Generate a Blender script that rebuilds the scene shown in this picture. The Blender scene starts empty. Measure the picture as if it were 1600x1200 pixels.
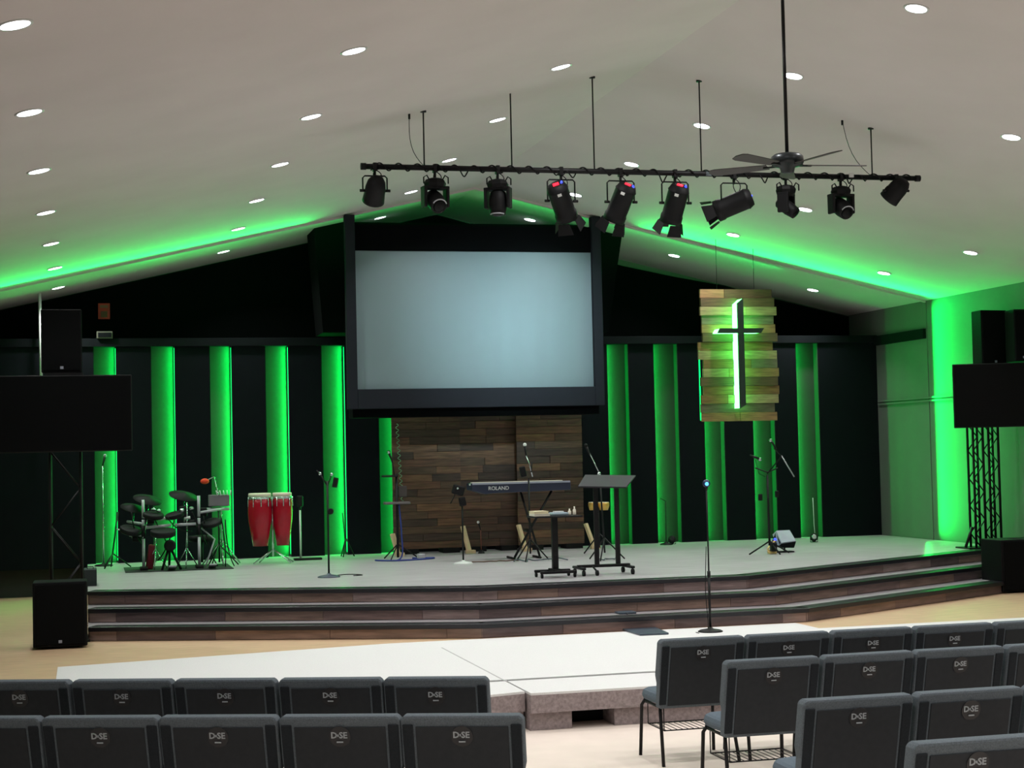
import bpy, bmesh, math, random
from mathutils import Vector, Matrix
from math import sin, cos, pi, radians, atan2
random.seed(7)
sc = bpy.context.scene
COL = sc.collection
# ------------------------------------------------------------------ camera
F = 2589.0; TH = .0413; RO = .0221; AL = .2518
CAM = Vector((-5.462, -25.837, 1.93))
def hall(v):  # yaw of the camera inside the hall
    return Vector((v[0]*cos(AL)+v[1]*sin(AL), -v[0]*sin(AL)+v[1]*cos(AL), v[2]))
fw = hall((0, cos(TH), sin(TH))); up0 = hall((0, -sin(TH), cos(TH))); x0 = hall((1, 0, 0))
cx = x0*cos(RO)-up0*sin(RO); cy = x0*sin(RO)+up0*cos(RO)
cd = bpy.data.cameras.new('camera'); cam = bpy.data.objects.new('camera', cd); COL.objects.link(cam)
m = Matrix((cx, cy, -fw)).transposed().to_4x4(); m.translation = CAM; cam.matrix_world = m
cd.sensor_width = 36; cd.lens = 36*F/1600; cd.clip_end = 200; sc.camera = cam
def ray(x, y):
    return cx*((x-800)/F)-cy*((y-600)/F)+fw
def at(x, y, Y=None, z=None, X=None):
    """point of the hall seen at a photo position, on the plane Y=.. (parallel to the stage wall), z=.. or X=.."""
    r = ray(x, y)
    t = (Y-CAM.y)/r.y if Y is not None else (z-CAM.z)/r.z if z is not None else (X-CAM.x)/r.x
    return CAM+r*t
# ------------------------------------------------------------------ world, light levels, exposure
w = bpy.data.worlds.new('world'); sc.world = w; w.use_nodes = True
w.node_tree.nodes['Background'].inputs[0].default_value = (.5, .5, .5, 1)
w.node_tree.nodes['Background'].inputs[1].default_value = .02
sc.view_settings.view_transform = 'Standard'; sc.view_settings.look = 'None'
sc.view_settings.gamma = 1; sc.view_settings.use_curve_mapping = False
sc.view_settings.exposure = 0.0
sc.cycles.use_denoising = True; sc.cycles.max_bounces = 7; sc.cycles.sample_clamp_indirect = 8
sc.cycles.use_light_tree = True
DOWN_W = 17.0       # watts of each recessed downlight
LED_COL_W = 40.0    # green strip in a wall recess
LED_CEIL_W = 66.0   # green strip along the ceiling
LED_WALL_W = 60.0
SCREEN_W = 15.0
# ------------------------------------------------------------------ materials
def lin(c):
    return tuple(((v/255/12.92) if v/255 <= .04045 else ((v/255+.055)/1.055)**2.4) for v in c)+(1,)
MATS = {}
def mat(name, rgb, rough=.6, metal=0, var=0, scale=8, stretch=(1, 1, 1), bump=0, emit=None, es=1, spec=.5, coat=0):
    if name in MATS: return MATS[name]
    M = bpy.data.materials.new(name); M.use_nodes = True; nt = M.node_tree; b = nt.nodes['Principled BSDF']
    c = lin(rgb); b.inputs['Base Color'].default_value = c
    b.inputs['Roughness'].default_value = rough; b.inputs['Metallic'].default_value = metal
    b.inputs['Specular IOR Level'].default_value = spec
    geo = nt.nodes.new('ShaderNodeNewGeometry'); mp = nt.nodes.new('ShaderNodeMapping')
    mp.inputs['Scale'].default_value = stretch; nt.links.new(geo.outputs['Position'], mp.inputs[0])
    nz = nt.nodes.new('ShaderNodeTexNoise'); nz.inputs['Scale'].default_value = scale; nz.inputs['Detail'].default_value = 5
    nt.links.new(mp.outputs[0], nz.inputs['Vector'])
    v = var or .04
    mx = nt.nodes.new('ShaderNodeMixRGB'); mx.inputs[1].default_value = tuple(k*(1-v) for k in c[:3])+(1,)
    mx.inputs[2].default_value = tuple(min(1, k*(1+v)) for k in c[:3])+(1,)
    cr = nt.nodes.new('ShaderNodeMapRange'); cr.inputs[1].default_value = .32; cr.inputs[2].default_value = .68
    nt.links.new(nz.outputs[0], cr.inputs[0]); nt.links.new(cr.outputs[0], mx.inputs[0]); nt.links.new(mx.outputs[0], b.inputs['Base Color'])
    if bump:
        bp = nt.nodes.new('ShaderNodeBump'); bp.inputs['Strength'].default_value = bump; bp.inputs['Distance'].default_value = .01
        nt.links.new(nz.outputs[0], bp.inputs['Height']); nt.links.new(bp.outputs[0], b.inputs['Normal'])
    if emit:
        b.inputs['Emission Color'].default_value = lin(emit); b.inputs['Emission Strength'].default_value = es
    MATS[name] = M; return M
m_ceil = mat('ceiling_paint', (210, 201, 200), .95, var=.03, scale=1.2)
m_wallp = mat('grey_wall_paint', (106, 108, 104), .8, var=.04, scale=2)
m_blackwall = mat('black_wall_paint', (17, 21, 24), .85, var=.12, scale=3, spec=.12)
m_voidwall = mat('black_drape', (5, 7, 8), .95, var=.2, scale=2, spec=.08)
m_panel = mat('charcoal_panel', (14, 18, 24), .75, var=.08, scale=4, spec=.12)
m_recess = mat('recess_paint', (60, 62, 60), .9, spec=.2)
m_frame = mat('screen_frame_black', (28, 32, 40), .7, spec=.2)
m_screen = mat('projection_screen', (116, 136, 142), .7, var=.01)
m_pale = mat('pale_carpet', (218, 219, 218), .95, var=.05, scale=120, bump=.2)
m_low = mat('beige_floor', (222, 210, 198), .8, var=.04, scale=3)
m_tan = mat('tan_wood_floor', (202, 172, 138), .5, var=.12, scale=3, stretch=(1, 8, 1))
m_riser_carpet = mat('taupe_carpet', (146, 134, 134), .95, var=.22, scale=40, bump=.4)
m_deck = mat('grey_oak_deck', (174, 172, 174), .38, var=.2, scale=2.2, stretch=(.7, 7, 1))
m_nose = mat('black_nosing', (22, 22, 28), .35)
m_tread = mat('grey_tread', (150, 146, 150), .4, var=.1, scale=3, stretch=(1, 8, 1))
RW = [mat('riser_wood_%s' % n, c, .45, var=.3, scale=2.5, stretch=(1.2, 1.2, 9)) for n, c in
      (('umber', (128, 105, 100)), ('ash', (148, 128, 124)), ('dark', (104, 88, 88)), ('warm', (138, 114, 102)))]
BW = [mat('backdrop_wood_%s' % n, c, .6, var=.38, scale=3, stretch=(1.2, 1.2, 12)) for n, c in
      (('brown', (100, 70, 52)), ('dark', (66, 49, 40)), ('grey', (88, 66, 50)), ('tan', (112, 80, 58)), ('umber', (80, 58, 44)))]
CW = [mat('cross_wood_%s' % n, c, .6, var=.3, scale=4, stretch=(1.2, 1.2, 10)) for n, c in
      (('tan', (140, 106, 70)), ('honey', (122, 86, 52)), ('grey', (104, 94, 76)), ('umber', (90, 66, 46)), ('pale', (146, 126, 92)))]
m_blk = mat('black_metal', (12, 12, 14), .5, spec=.3)
m_blkp = mat('black_plastic', (11, 12, 14), .6, spec=.25)
m_cab = mat('black_speaker_cabinet', (10, 12, 14), .8, spec=.2, var=.15, scale=60, bump=.2)
m_grill = mat('speaker_grille', (7, 9, 10), .9, spec=.15, var=.3, scale=200)
m_gloss = mat('screen_glass_off', (4, 6, 7), .35, spec=.15)
m_chrome = mat('chrome', (200, 205, 208), .18, metal=1)
m_grey = mat('grey_tube', (176, 178, 184), .35, metal=.2)
m_red = mat('red_lacquer', (158, 14, 34), .25, var=.1, scale=6)
m_skin = mat('drum_skin', (226, 216, 196), .6)
m_gold = mat('gold_brass', (222, 182, 96), .3, metal=.6)
m_pine = mat('pine_wood', (214, 188, 150), .6, var=.12, scale=6)
m_paper = mat('white_paper', (232, 228, 210), .7)
m_navy = mat('navy_body', (34, 42, 62), .35)
m_fab = mat('top_lit_fabric', (92, 100, 106), .95, var=.2, scale=160, bump=.3, spec=.2)  # lightened throughout to put overhead light into the backrest's top edge
m_bol = mat('bolster_fabric', (36, 40, 44), .95, var=.15, scale=100, spec=.2)
m_shell = mat('dark_back_shell', (36, 40, 44), .7, var=.1, scale=30, spec=.3)
m_seat = mat('slate_seat_fabric', (92, 104, 114), .95, var=.15, scale=140, bump=.3, spec=.2)
m_badge = mat('badge_black', (10, 12, 18), .4)
m_print = mat('badge_print', (150, 156, 160), .5)
m_white = mat('white_metal', (215, 218, 216), .4)
m_sign = mat('red_sign', (200, 30, 40), .5)
m_blue = mat('blue_cable', (40, 56, 130), .5)
m_tanc = mat('tan_cable', (206, 176, 110), .6)
m_teal = mat('grey_wedge', (150, 156, 170), .6)
m_orange = mat('orange_foam', (236, 72, 40), .8)
m_lamp = mat('lamp_diffuser', (250, 250, 255), .4, emit=(245, 250, 255), es=9)
m_led = mat('green_led_tape', (20, 200, 90), .4, emit=(0, 255, 110), es=2.2)
m_neon = mat('cross_led_tape', (60, 255, 120), .4, emit=(90, 255, 110), es=9)
m_redled = mat('red_display', (255, 30, 50), .4, emit=(255, 40, 60), es=2.2)
m_bluled = mat('blue_led', (60, 80, 255), .4, emit=(60, 80, 255), es=1.5)
m_cyanled = mat('cyan_led', (90, 190, 255), .4, emit=(90, 190, 255), es=1.6)
m_vent = mat('vent_dark', (16, 15, 15), .9)
# ------------------------------------------------------------------ mesh helpers
def B(): return bmesh.new()
def box(bm, c, s, rot=None):
    M = Matrix.Translation(Vector(c)) @ ((rot.to_4x4() if rot else Matrix.Identity(4)) @ Matrix.Diagonal((s[0], s[1], s[2], 1)))
    bmesh.ops.create_cube(bm, size=1, matrix=M); return bm
def box2(bm, a, b):
    a, b = Vector(a), Vector(b); return box(bm, (a+b)/2, [abs(k) for k in (b-a)])
def frame_of(d):
    d = Vector(d).normalized(); a = Vector((0, 0, 1)) if abs(d.z) < .95 else Vector((1, 0, 0))
    x = d.cross(a).normalized(); return x, d.cross(x)
def tube(bm, pts, r, n=8, cap=True):
    pts = [Vector(p) for p in pts]; rs = r if isinstance(r, (list, tuple)) else [r]*len(pts); rings = []
    x = None
    for i, p in enumerate(pts):
        d = (pts[min(i+1, len(pts)-1)]-pts[max(i-1, 0)]).normalized()
        if x is None: x, _ = frame_of(d)
        x = (x-d*x.dot(d)).normalized() if (x-d*x.dot(d)).length > 1e-4 else frame_of(d)[0]
        y = d.cross(x)
        rings.append([bm.verts.new(p+(x*cos(2*pi*k/n)+y*sin(2*pi*k/n))*rs[i]) for k in range(n)])
    for a, b in zip(rings, rings[1:]):
        for k in range(n):
            f = bm.faces.new((a[k], a[(k+1) % n], b[(k+1) % n], b[k])); f.smooth = True
    if cap: bm.faces.new(rings[0][::-1]); bm.faces.new(rings[-1])
    return bm
def lathe(bm, prof, o=(0, 0, 0), axis=(0, 0, 1), n=20, smooth=True):
    o = Vector(o); d = Vector(axis).normalized(); x, y = frame_of(d); rings = []
    for r, h in prof:
        rings.append([bm.verts.new(o+d*h+(x*cos(2*pi*k/n)+y*sin(2*pi*k/n))*max(r, 1e-4)) for k in range(n)])
    for a, b in zip(rings, rings[1:]):
        for k in range(n):
            f = bm.faces.new((a[k], a[(k+1) % n], b[(k+1) % n], b[k])); f.smooth = smooth
    bm.faces.new(rings[0][::-1]); bm.faces.new(rings[-1]); return bm
def ball(bm, c, r, n=12, sq=(1, 1, 1)):
    bmesh.ops.create_uvsphere(bm, u_segments=n, v_segments=max(6, n//2+1), radius=r, matrix=Matrix.Translation(Vector(c)) @ Matrix.Diagonal((*sq, 1)))
    for f in bm.faces: f.smooth = True
    return bm
def prism(bm, pts, off):
    """closed outline pts (3D, planar) pushed by off"""
    off = Vector(off); a = [bm.verts.new(Vector(p)) for p in pts]; b = [bm.verts.new(Vector(p)+off) for p in pts]
    bm.faces.new(a); bm.faces.new(b[::-1])
    for k in range(len(a)):
        j = (k+1) % len(a); bm.faces.new((a[j], a[k], b[k], b[j]))
    return bm
def wl(o):
    v = Vector((0, 0, 0))
    while o: v += o.location; o = o.parent
    return v
def obj(name, bm, m, parent=None, bevel=0, **props):
    bmesh.ops.recalc_face_normals(bm, faces=bm.faces)
    if bevel:
        es = [e for e in bm.edges if len(e.link_faces) == 2 and e.calc_face_angle(0) > .6]
        bmesh.ops.bevel(bm, geom=es, offset=bevel, segments=2, profile=.5, affect='EDGES', clamp_overlap=True)
    if parent: bmesh.ops.translate(bm, verts=bm.verts, vec=-wl(parent))
    me = bpy.data.meshes.new(name); bm.to_mesh(me); bm.free(); me.materials.append(m)
    o = bpy.data.objects.new(name, me); COL.objects.link(o)
    if parent: o.parent = parent
    for k, v in props.items(): o[k] = v
    return o
def single(name, bm, m, label, cat, base=None, group=None, bevel=0):
    """a thing that is one mesh; its origin goes to its base"""
    vs = [v.co for v in bm.verts]
    c = Vector(base) if base is not None else Vector(((min(v.x for v in vs)+max(v.x for v in vs))/2, (min(v.y for v in vs)+max(v.y for v in vs))/2, min(v.z for v in vs)))
    bmesh.ops.translate(bm, verts=bm.verts, vec=-c); o = obj(name, bm, m, None, bevel); o.location = c
    o['label'] = label; o['category'] = cat
    if group: o['group'] = group
    return o
def thing(name, label, cat, loc=(0, 0, 0), group=None):
    o = bpy.data.objects.new(name, None); o.empty_display_size = .1; COL.objects.link(o); o.location = loc
    o['label'] = label; o['category'] = cat
    if group: o['group'] = group
    return o
def struct(name, bm=None, m=None, loc=(0, 0, 0)):
    if bm is None:
        o = bpy.data.objects.new(name, None); COL.objects.link(o); o.location = loc
    else: o = obj(name, bm, m)
    o['kind'] = 'structure'; return o
def dup(root, loc=None, rotz=None, label=None, group=None):
    def cp(o, par):
        c = o.copy(); COL.objects.link(c); c.parent = par
        for ch in list(o.children): cp(ch, c)
        return c
    r = cp(root, None)
    if loc is not None: r.location = loc
    if rotz is not None: r.rotation_euler = (0, 0, rotz)
    if label: r['label'] = label
    if group: r['group'] = group
    return r
UNIT = {}
def piece(name, m, parent, c, s, rotz=0, roty=0):
    """a plank or board: one shared unit box per material, scaled"""
    if m.name not in UNIT:
        bm = B(); bmesh.ops.create_cube(bm, size=1); me = bpy.data.meshes.new(name); bm.to_mesh(me); bm.free(); me.materials.append(m); UNIT[m.name] = me
    o = bpy.data.objects.new(name, UNIT[m.name]); COL.objects.link(o); o.parent = parent
    o.location = Vector(c)-wl(parent); o.scale = s; o.rotation_euler = (0, roty, rotz); return o
def area(name, loc, direction, sx, sy, W, col, parent=None, spread=180, xdir=None):
    L = bpy.data.lights.new(name, 'AREA'); L.shape = 'RECTANGLE'; L.size = sx; L.size_y = sy; L.energy = W; L.color = col; L.spread = radians(spread)
    o = bpy.data.objects.new(name, L); COL.objects.link(o)
    d = Vector(direction).normalized(); zc = -d
    xc = Vector(xdir).normalized() if xdir else frame_of(d)[0]
    xc = (xc-zc*xc.dot(zc)).normalized(); yc = zc.cross(xc)
    M = Matrix((xc, yc, zc)).transposed().to_4x4(); M.translation = Vector(loc)
    if parent: M.translation = Vector(loc)-wl(parent); o.parent = parent
    o.matrix_local = M; return o
GREEN = (.0, 1.0, .10); GREEN_C = (.0, 1.0, .14)
ORD = ['first', 'second', 'third', 'fourth', 'fifth', 'sixth', 'seventh', 'eighth', 'ninth', 'tenth', 'eleventh', 'twelfth']
ZR = 5.762; SL = .229; WX = 7.12; ZD = .45; ZL = -.30; YK = -2.72
def zc(x): return ZR-SL*abs(x)
# ------------------------------------------------------------------ room shell
for s, nm in ((-1, 'ceiling_1'), (1, 'ceiling_2')):
    bm = B(); prism(bm, [(0, 0.3, ZR), (s*(WX+.3), .3, zc(WX+.3)), (s*(WX+.3), .3, zc(WX+.3)+.15), (0, .3, ZR+.15)], (0, -30, 0))
    o = struct('ceiling', bm, m_ceil)
struct('wall_right', box2(B(), (WX, .3, -.5), (WX+.15, -29.5, zc(WX))), m_wallp)
struct('wall_left', box2(B(), (-WX, .3, -.5), (-WX-.15, -29.5, zc(WX))), m_wallp)
bm = B(); prism(bm, [(-WX, 0, -.4), (WX, 0, -.4), (WX, 0, zc(WX)), (0, 0, ZR), (-WX, 0, zc(WX))], (0, .12, 0))
wb = struct('wall_back', bm, m_wallp)
bm = B(); prism(bm, [(-WX, 0, .4), (WX, 0, .4), (WX, 0, zc(WX)-.02), (5.2, 0, zc(5.2)-.03), (4.9, 0, zc(4.9)-.01), (4.0, 0, zc(4.0)-.07), (3.1, 0, zc(3.1)-.1), (1.6, 0, zc(1.6)-.05), (0, 0, ZR-.01), (-WX, 0, zc(WX)-.01)], (0, -.03, 0))
obj('black_cladding', bm, m_voidwall, wb)
bm = B(); prism(bm, [(-WX, -29.3, -.4), (WX, -29.3, -.4), (WX, -29.3, zc(WX)), (0, -29.3, ZR), (-WX, -29.3, zc(WX))], (0, -.12, 0))
struct('wall_rear', bm, m_wallp)
# upper floor (tan wood), pale carpet, lower beige floor
fl = struct('floor', box2(B(), (-WX, 0, -.45), (WX, -12.2, 0)), m_tan)
bm = B(); prism(bm, [(-5.75, -9.55, .0), (-2.5, -9.0, 0), (-1.45, -9.0, 0), (2.0, -9.0, 0), (2.0, -9.6, 0), (WX, -9.6, 0), (WX, -12.2, 0), (-5.75, -12.2, 0)], (0, 0, .006))
obj('carpet', bm, m_pale, fl)
obj('carpet_seam', box2(B(), (-2.072, -9.6, .006), (-2.058, -12.2, .0075)), mat('seam_grey', (176, 176, 176), .9), fl)
struct('floor', box2(B(), (-WX, -12, -.45), (WX, -29.5, ZL)), m_low)
# carpeted platform edge: right run (protruding upper band) and left run, joint between them
pe = struct('platform_edge', None, None, (0, -12.87, ZL))
def run(a, b, z0, z1, off, y0, mm, nm):
    a = Vector((a[0], a[1]-off, z0)); b = Vector((b[0], b[1]-off, z0))
    bm = B(); prism(bm, [a, b, Vector((b.x, y0, z0)), Vector((a.x, y0, z0))], (0, 0, z1-z0)); return obj(nm, bm, mm, pe)
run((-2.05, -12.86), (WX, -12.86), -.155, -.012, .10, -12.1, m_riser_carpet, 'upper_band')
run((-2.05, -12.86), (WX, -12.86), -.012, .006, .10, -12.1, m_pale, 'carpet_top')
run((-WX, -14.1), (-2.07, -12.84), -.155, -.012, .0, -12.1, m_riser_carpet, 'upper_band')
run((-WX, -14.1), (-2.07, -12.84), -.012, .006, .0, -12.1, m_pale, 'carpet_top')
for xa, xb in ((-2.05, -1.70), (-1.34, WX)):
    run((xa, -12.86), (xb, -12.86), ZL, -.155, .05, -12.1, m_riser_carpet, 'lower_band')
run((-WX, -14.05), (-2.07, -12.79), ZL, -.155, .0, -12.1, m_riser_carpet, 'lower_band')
run((-1.70, -12.6), (-1.34, -12.6), ZL, -.155, 0, -12.1, m_vent, 'vent_opening')
# side-wall rails
t = struct('trim_1', None, None, (WX, -1.9, 2.6))
for z in (2.585, 2.635): obj('rail', box2(B(), (WX-.03, -1.05, z-.014), (WX, -12, z+.014)), m_wallp, t)
struct('trim_2', box2(B(), (WX-.07, -1.05, 3.55), (WX, YK+.02, 3.70)), m_blackwall)
# ceiling-slope trims beside unseen green strip lamps; right-wall trim added to edge the glow
def led_cove(idx, a, b, side):
    t = struct('trim_%d' % idx, None, None, a)
    a = Vector(a); b = Vector(b)
    return t
cs = cos(math.atan(SL))
for s, i in ((-1, 3), (1, 4)):
    bm = B(); d = .03
    prism(bm, [(0, YK, ZR), (s*WX, YK, zc(WX)), (s*WX, YK, zc(WX)-d), (0, YK, ZR-d)], (0, .05, 0))
    t = struct('trim_%d' % i, bm, m_ceil)
    mid = Vector((s*4.72, YK-.02, zc(4.72)-.19)); xd = (s*1, 0, -SL)
    area('led_tape_light', mid, (0, -1, .21), 4.7, .05, LED_CEIL_W*(.9 if s > 0 else .65), GREEN_C, t, 85, xd)
    area('led_tape_light', Vector((s*2.5, YK+.06, zc(2.5)-.16)), (0, 1, .22), 4.8, .04, LED_CEIL_W*.14, GREEN_C, t, 110, xd)  # added strip lamp that tints the stage-side ceiling green
t = struct('trim_5', box2(B(), (WX-.012, YK, ZD), (WX, YK+.05, zc(WX))), m_wallp)  # added strip where the green glow starts on an otherwise flat wall
area('led_tape_light', (WX-.14, YK-.02, 2.3), (.17, -1, 0), 3.5, .05, LED_WALL_W, GREEN, t, 80, (0, 0, 1))
# ------------------------------------------------------------------ stage platform with steps
st = struct('stage_platform', None, None, (0, -4, 0))
TOP = [(-5.47, -6.25), (-1.30, -7.93), (1.92, -7.93), (WX-.02, -5.0)]
def offs(poly, d):
    """move the three front lines outwards by d"""
    out = []; ns = []
    for a, b in zip(poly, poly[1:]):
        e = Vector((b[0]-a[0], b[1]-a[1])).normalized(); ns.append((Vector(a), e, Vector((e.y, -e.x))))
    def inter(l1, l2):
        (a, e, n), (b, f, k) = l1, l2; a = a+n*d; b = b+k*d
        den = e.x*f.y-e.y*f.x; t = ((b.x-a.x)*f.y-(b.y-a.y)*f.x)/den; return a+e*t
    p0 = ns[0][0]+ns[0][2]*d; p0 = p0-ns[0][1]*((p0.x-poly[0][0])/ns[0][1].x)
    out.append(p0); out.append(inter(ns[0], ns[1])); out.append(inter(ns[1], ns[2]))
    p3 = Vector(poly[3])+ns[2][2]*d; p3 = p3-ns[2][1]*((p3.x-poly[3][0])/ns[2][1].x); out.append(p3)
    return out
H1 = ZD/3; TD = .51
def level(poly, z0, z1, ybk, mm, nm):
    pts = [(p[0], p[1], z0) for p in poly]+[(poly[-1][0], ybk, z0), (poly[0][0], ybk, z0)]
    bm = B(); prism(bm, pts, (0, 0, z1-z0)); return obj(nm, bm, mm, st)
level(offs(TOP, -.055), ZD-.05, ZD, -.12, m_deck, 'deck')
k = 0
for i in range(3):
    zt = ZD-i*H1; poly = offs(TOP, TD*i-.03)
    nosep = offs(TOP, TD*i)
    if i: level(poly, zt-.05, zt-.002, -1.5, m_tread, 'tread')
    rp = level(offs(TOP, TD*i-.06), max(zt-H1, 0.002), zt-.03, -1.5, RW[2], 'riser')
    ns = B()
    for a, b in zip(nosep, nosep[1:]):
        e = (b-a); L = e.length; ang = atan2(e.y, e.x); c = (a+b)/2; nn = Vector((e.y, -e.x)).normalized()
        box(ns, (c.x-nn.x*.12, c.y-nn.y*.12, zt-.022), (L+.01, .24, .052), Matrix.Rotation(ang, 3, 'Z'))
        q = 0.0; pos = random.uniform(.2, .9); cur = 0
        p1 = Vector(a)-nn*.05
        while cur < L:
            nx = min(L, cur+pos); mid = p1+e.normalized()*((cur+nx)/2)
            hh = zt-.046-max(zt-H1, .002)
            piece('plank', RW[k % 4 if random.random() > .3 else random.randrange(4)], rp, (mid.x, mid.y, zt-.044-hh/2), (nx-cur-.004, .02+random.uniform(0, .004), hh-.002), ang)
            k += 1; cur = nx; pos = random.choice((.7, 1.1, 1.25))
    obj('nosing', ns, m_nose, st, .008)
piece('end_cap', m_pine, st, (-5.49, -6.8, .11), (.02, .5, .2))
# ------------------------------------------------------------------ black partition with lit recesses
YP = -1.0
pw = struct('wall_partition', None, None, (0, YP, ZD))
edges = [(148, 183), (238, 275), (330, 364), (417, 453), (505, 541), (593, 628), (872, 905), (952, 985), (1025, 1062), (1102, 1133), (1178, 1212), (1248, 1282)]
ex = [(at(a, 700, Y=YP).x, at(b, 700, Y=YP).x) for a, b in edges]
obj('backing', box2(B(), (-WX, -.78, 0), (WX, -.83, 3.6)), m_recess, pw)
cur = -WX
for i, (a, b) in enumerate(ex+[(WX, None)]):
    pn = obj('wall_panel', box2(B(), (cur, -.84, 0 if a < -5.4 else ZD-.05), (a, YP, 3.62)), m_panel, pw, .004)
    if b is None: break
    obj('reveal', box2(B(), (b-.006, -.84, ZD), (b, YP+.004, 3.6)), m_recess, pw)
    if b < 0:
        obj('led_tape', box2(B(), (b-.012, YP+.03, ZD+.04), (b-.005, YP+.05, 3.58)), m_led, pn)
        area('led_tape_light', (b-.016, YP+.12, 2.05), (-1, .12, 0), 3.1, .025, LED_COL_W*(.8+.12*i), GREEN, pw, 170, (0, 0, 1))
    else:
        obj('led_tape', box2(B(), (a+.001, YP+.03, ZD+.25), (a+.008, YP+.05, 3.58)), m_led, pn)
        area('led_tape_light', (a+.016, YP+.12, 2.05), (1, .12, 0), 3.1, .025, LED_COL_W*.5, GREEN, pw, 170, (0, 0, 1))
    cur = b
obj('top_rail', box2(B(), (-WX, -.78, 3.60), (WX, YP-.04, 3.72)), m_blackwall, pw, .004)
# ------------------------------------------------------------------ screen enclosure
YS = -2.85
se = thing('screen_enclosure', 'tall black drape-covered enclosure around the projection screen above the stage', 'enclosure', (0, YP-.1, 3.75))
bx = [at(490, 349, Y=-1.9), at(505, 526, Y=-1.9), at(950, 526, Y=-1.9), at(974, 350, Y=-1.9)]
zt = (bx[0].z+bx[3].z)/2; bx[0].z = bx[3].z = zt; bx[1].z = bx[2].z = 3.73
bm = B(); prism(bm, [bx[0], bx[1], bx[2], bx[3]], (0, .8, 0)); obj('drape_box', bm, m_voidwall, se)
s0 = at(557, 391, Y=YS); s1 = at(929, 604, Y=YS); sx0, sx1 = s0.x, at(926, 480, Y=YS).x; sz0, sz1 = s1.z, s0.z
sx0 = at(556, 480, Y=YS).x
scn = thing('projection_screen', 'large blank pale blue-grey projection screen in a black frame over the stage', 'screen', ((sx0+sx1)/2, YS, sz0-.3))
obj('screen_surface', box2(B(), (sx0-.02, YS+.06, sz0-.02), (sx1+.02, YS+.04, sz1+.02)), m_screen, scn)
fb = at(700, 637, Y=YS).z
for xa, xb in ((sx0-.14, sx0), (sx1, sx1+.14)):
    obj('frame_post', box2(B(), (xa, YS-.04, fb), (xb, YS+.09, zc(max(abs(xa), abs(xb)))-.005)), m_frame, scn, .006)
obj('frame_rail', box2(B(), (sx0, YS-.04, fb), (sx1, YS+.09, sz0)), m_frame, scn, .006)
obj('header_drape', box2(B(), (sx0, YS+.03, sz1), (sx1, YS+.09, at(740, 352, Y=YS).z)), m_voidwall, scn)
obj('valance', box2(B(), (sx0-.05, YS+.12, fb-.12), (sx1+.1, YS+.5, fb+.02)), m_voidwall, scn)
# added light, with no fixture, washing the screen from behind the lighting bar
area('added_screen_wash', (.9, -9.4, 4.55), (-.35, 6.5, -.85), .5, .3, SCREEN_W, (.70, .93, 1.0), None, 31)
# ------------------------------------------------------------------ recessed downlights
V0, SV, CC = -1.41, 2.449, (1.163, 3.493, 5.831)
dl = thing('recessed_downlight', '', 'ceiling light', (0, 0, 0))
lathe_b = B(); lathe(lathe_b, [(.085, 0), (.10, -.004), (.105, .0), (.105, .012), (.085, .012)], n=24); obj('trim_ring', lathe_b, m_white, dl)
obj('diffuser', lathe(B(), [(.086, -.002), (.086, .008)], n=24), m_lamp, dl)
ll = bpy.data.lights.new('downlight', 'AREA'); ll.shape = 'DISK'; ll.size = .17; ll.energy = DOWN_W; ll.color = (1, .98, .975); ll.spread = radians(125)
lo = bpy.data.objects.new('downlight_lamp', ll); COL.objects.link(lo); lo.parent = dl; lo.location = (0, 0, -.02)
first = True
for s, sn in ((-1, 'left'), (1, 'right')):
    for ci, c in enumerate(CC):
        cn = ('innermost', 'middle', 'outermost')[ci]
        for r in range(11):
            if s < 0 and ci == 1 and r == 3: pass
            lb = 'round white downlight in the %s ceiling slope, %s column, %s row from the stage wall' % (sn, cn, ORD[r])
            o = dl if first else dup(dl, label=lb)
            o['label'] = lb; o['group'] = 'recessed downlights in the ceiling'; first = False
            o.location = (s*c, V0-SV*r, zc(c)-.006); o.rotation_euler = (0, s*math.atan(SL), 0)
# ------------------------------------------------------------------ wooden backdrop panels
def brace(p0, p1, lb):
    a = Vector(p0); b = Vector(p1); bm = B(); d = (b-a)
    rot = d.to_track_quat('Z', 'Y').to_matrix(); box(bm, (a+b)/2, (.075, .04, d.length), rot); return bm
for i, (x0_, x1_, yt, Yv, lb) in enumerate(((613, 720, 648, -1.42, 'left'), (719, 809, 646, -1.36, 'middle'), (808, 911, 643, -1.5, 'right'))):
    pa = at(x0_, 750, Y=Yv); pb = at(x1_, 750, Y=Yv); zt = at((x0_+x1_)/2, yt, Y=Yv).z; z0 = ZD+.07
    bp = thing('wood_backdrop', '%s of the three dark brown plank backdrop panels standing behind the keyboard' % {'left': 'leftmost', 'middle': 'middle one', 'right': 'rightmost'}[lb], 'backdrop', ((pa.x+pb.x)/2, Yv, ZD), 'plank backdrop panels')
    obj('backing_board', box2(B(), (pa.x+.01, Yv+.03, z0), (pb.x-.01, Yv+.05, zt-.01)), BW[1], bp)
    n = 18; hh = (zt-z0)/n
    for r in range(n):
        cuts = [pa.x, pb.x]
        if random.random() < .65: cuts.insert(1, pa.x+(pb.x-pa.x)*random.uniform(.25, .75))
        for a, b in zip(cuts, cuts[1:]):
            piece('plank', random.choice(BW), bp, ((a+b)/2, Yv+.012+random.uniform(-.006, .006), z0+hh*(r+.5)), (b-a-.005, .03, hh-.005))
    for fx in (pa.x+.12, pb.x-.3): obj('foot', box2(B(), (fx, Yv-.08, ZD), (fx+.25, Yv+.3, z0+.005)), m_blkp, bp)
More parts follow.
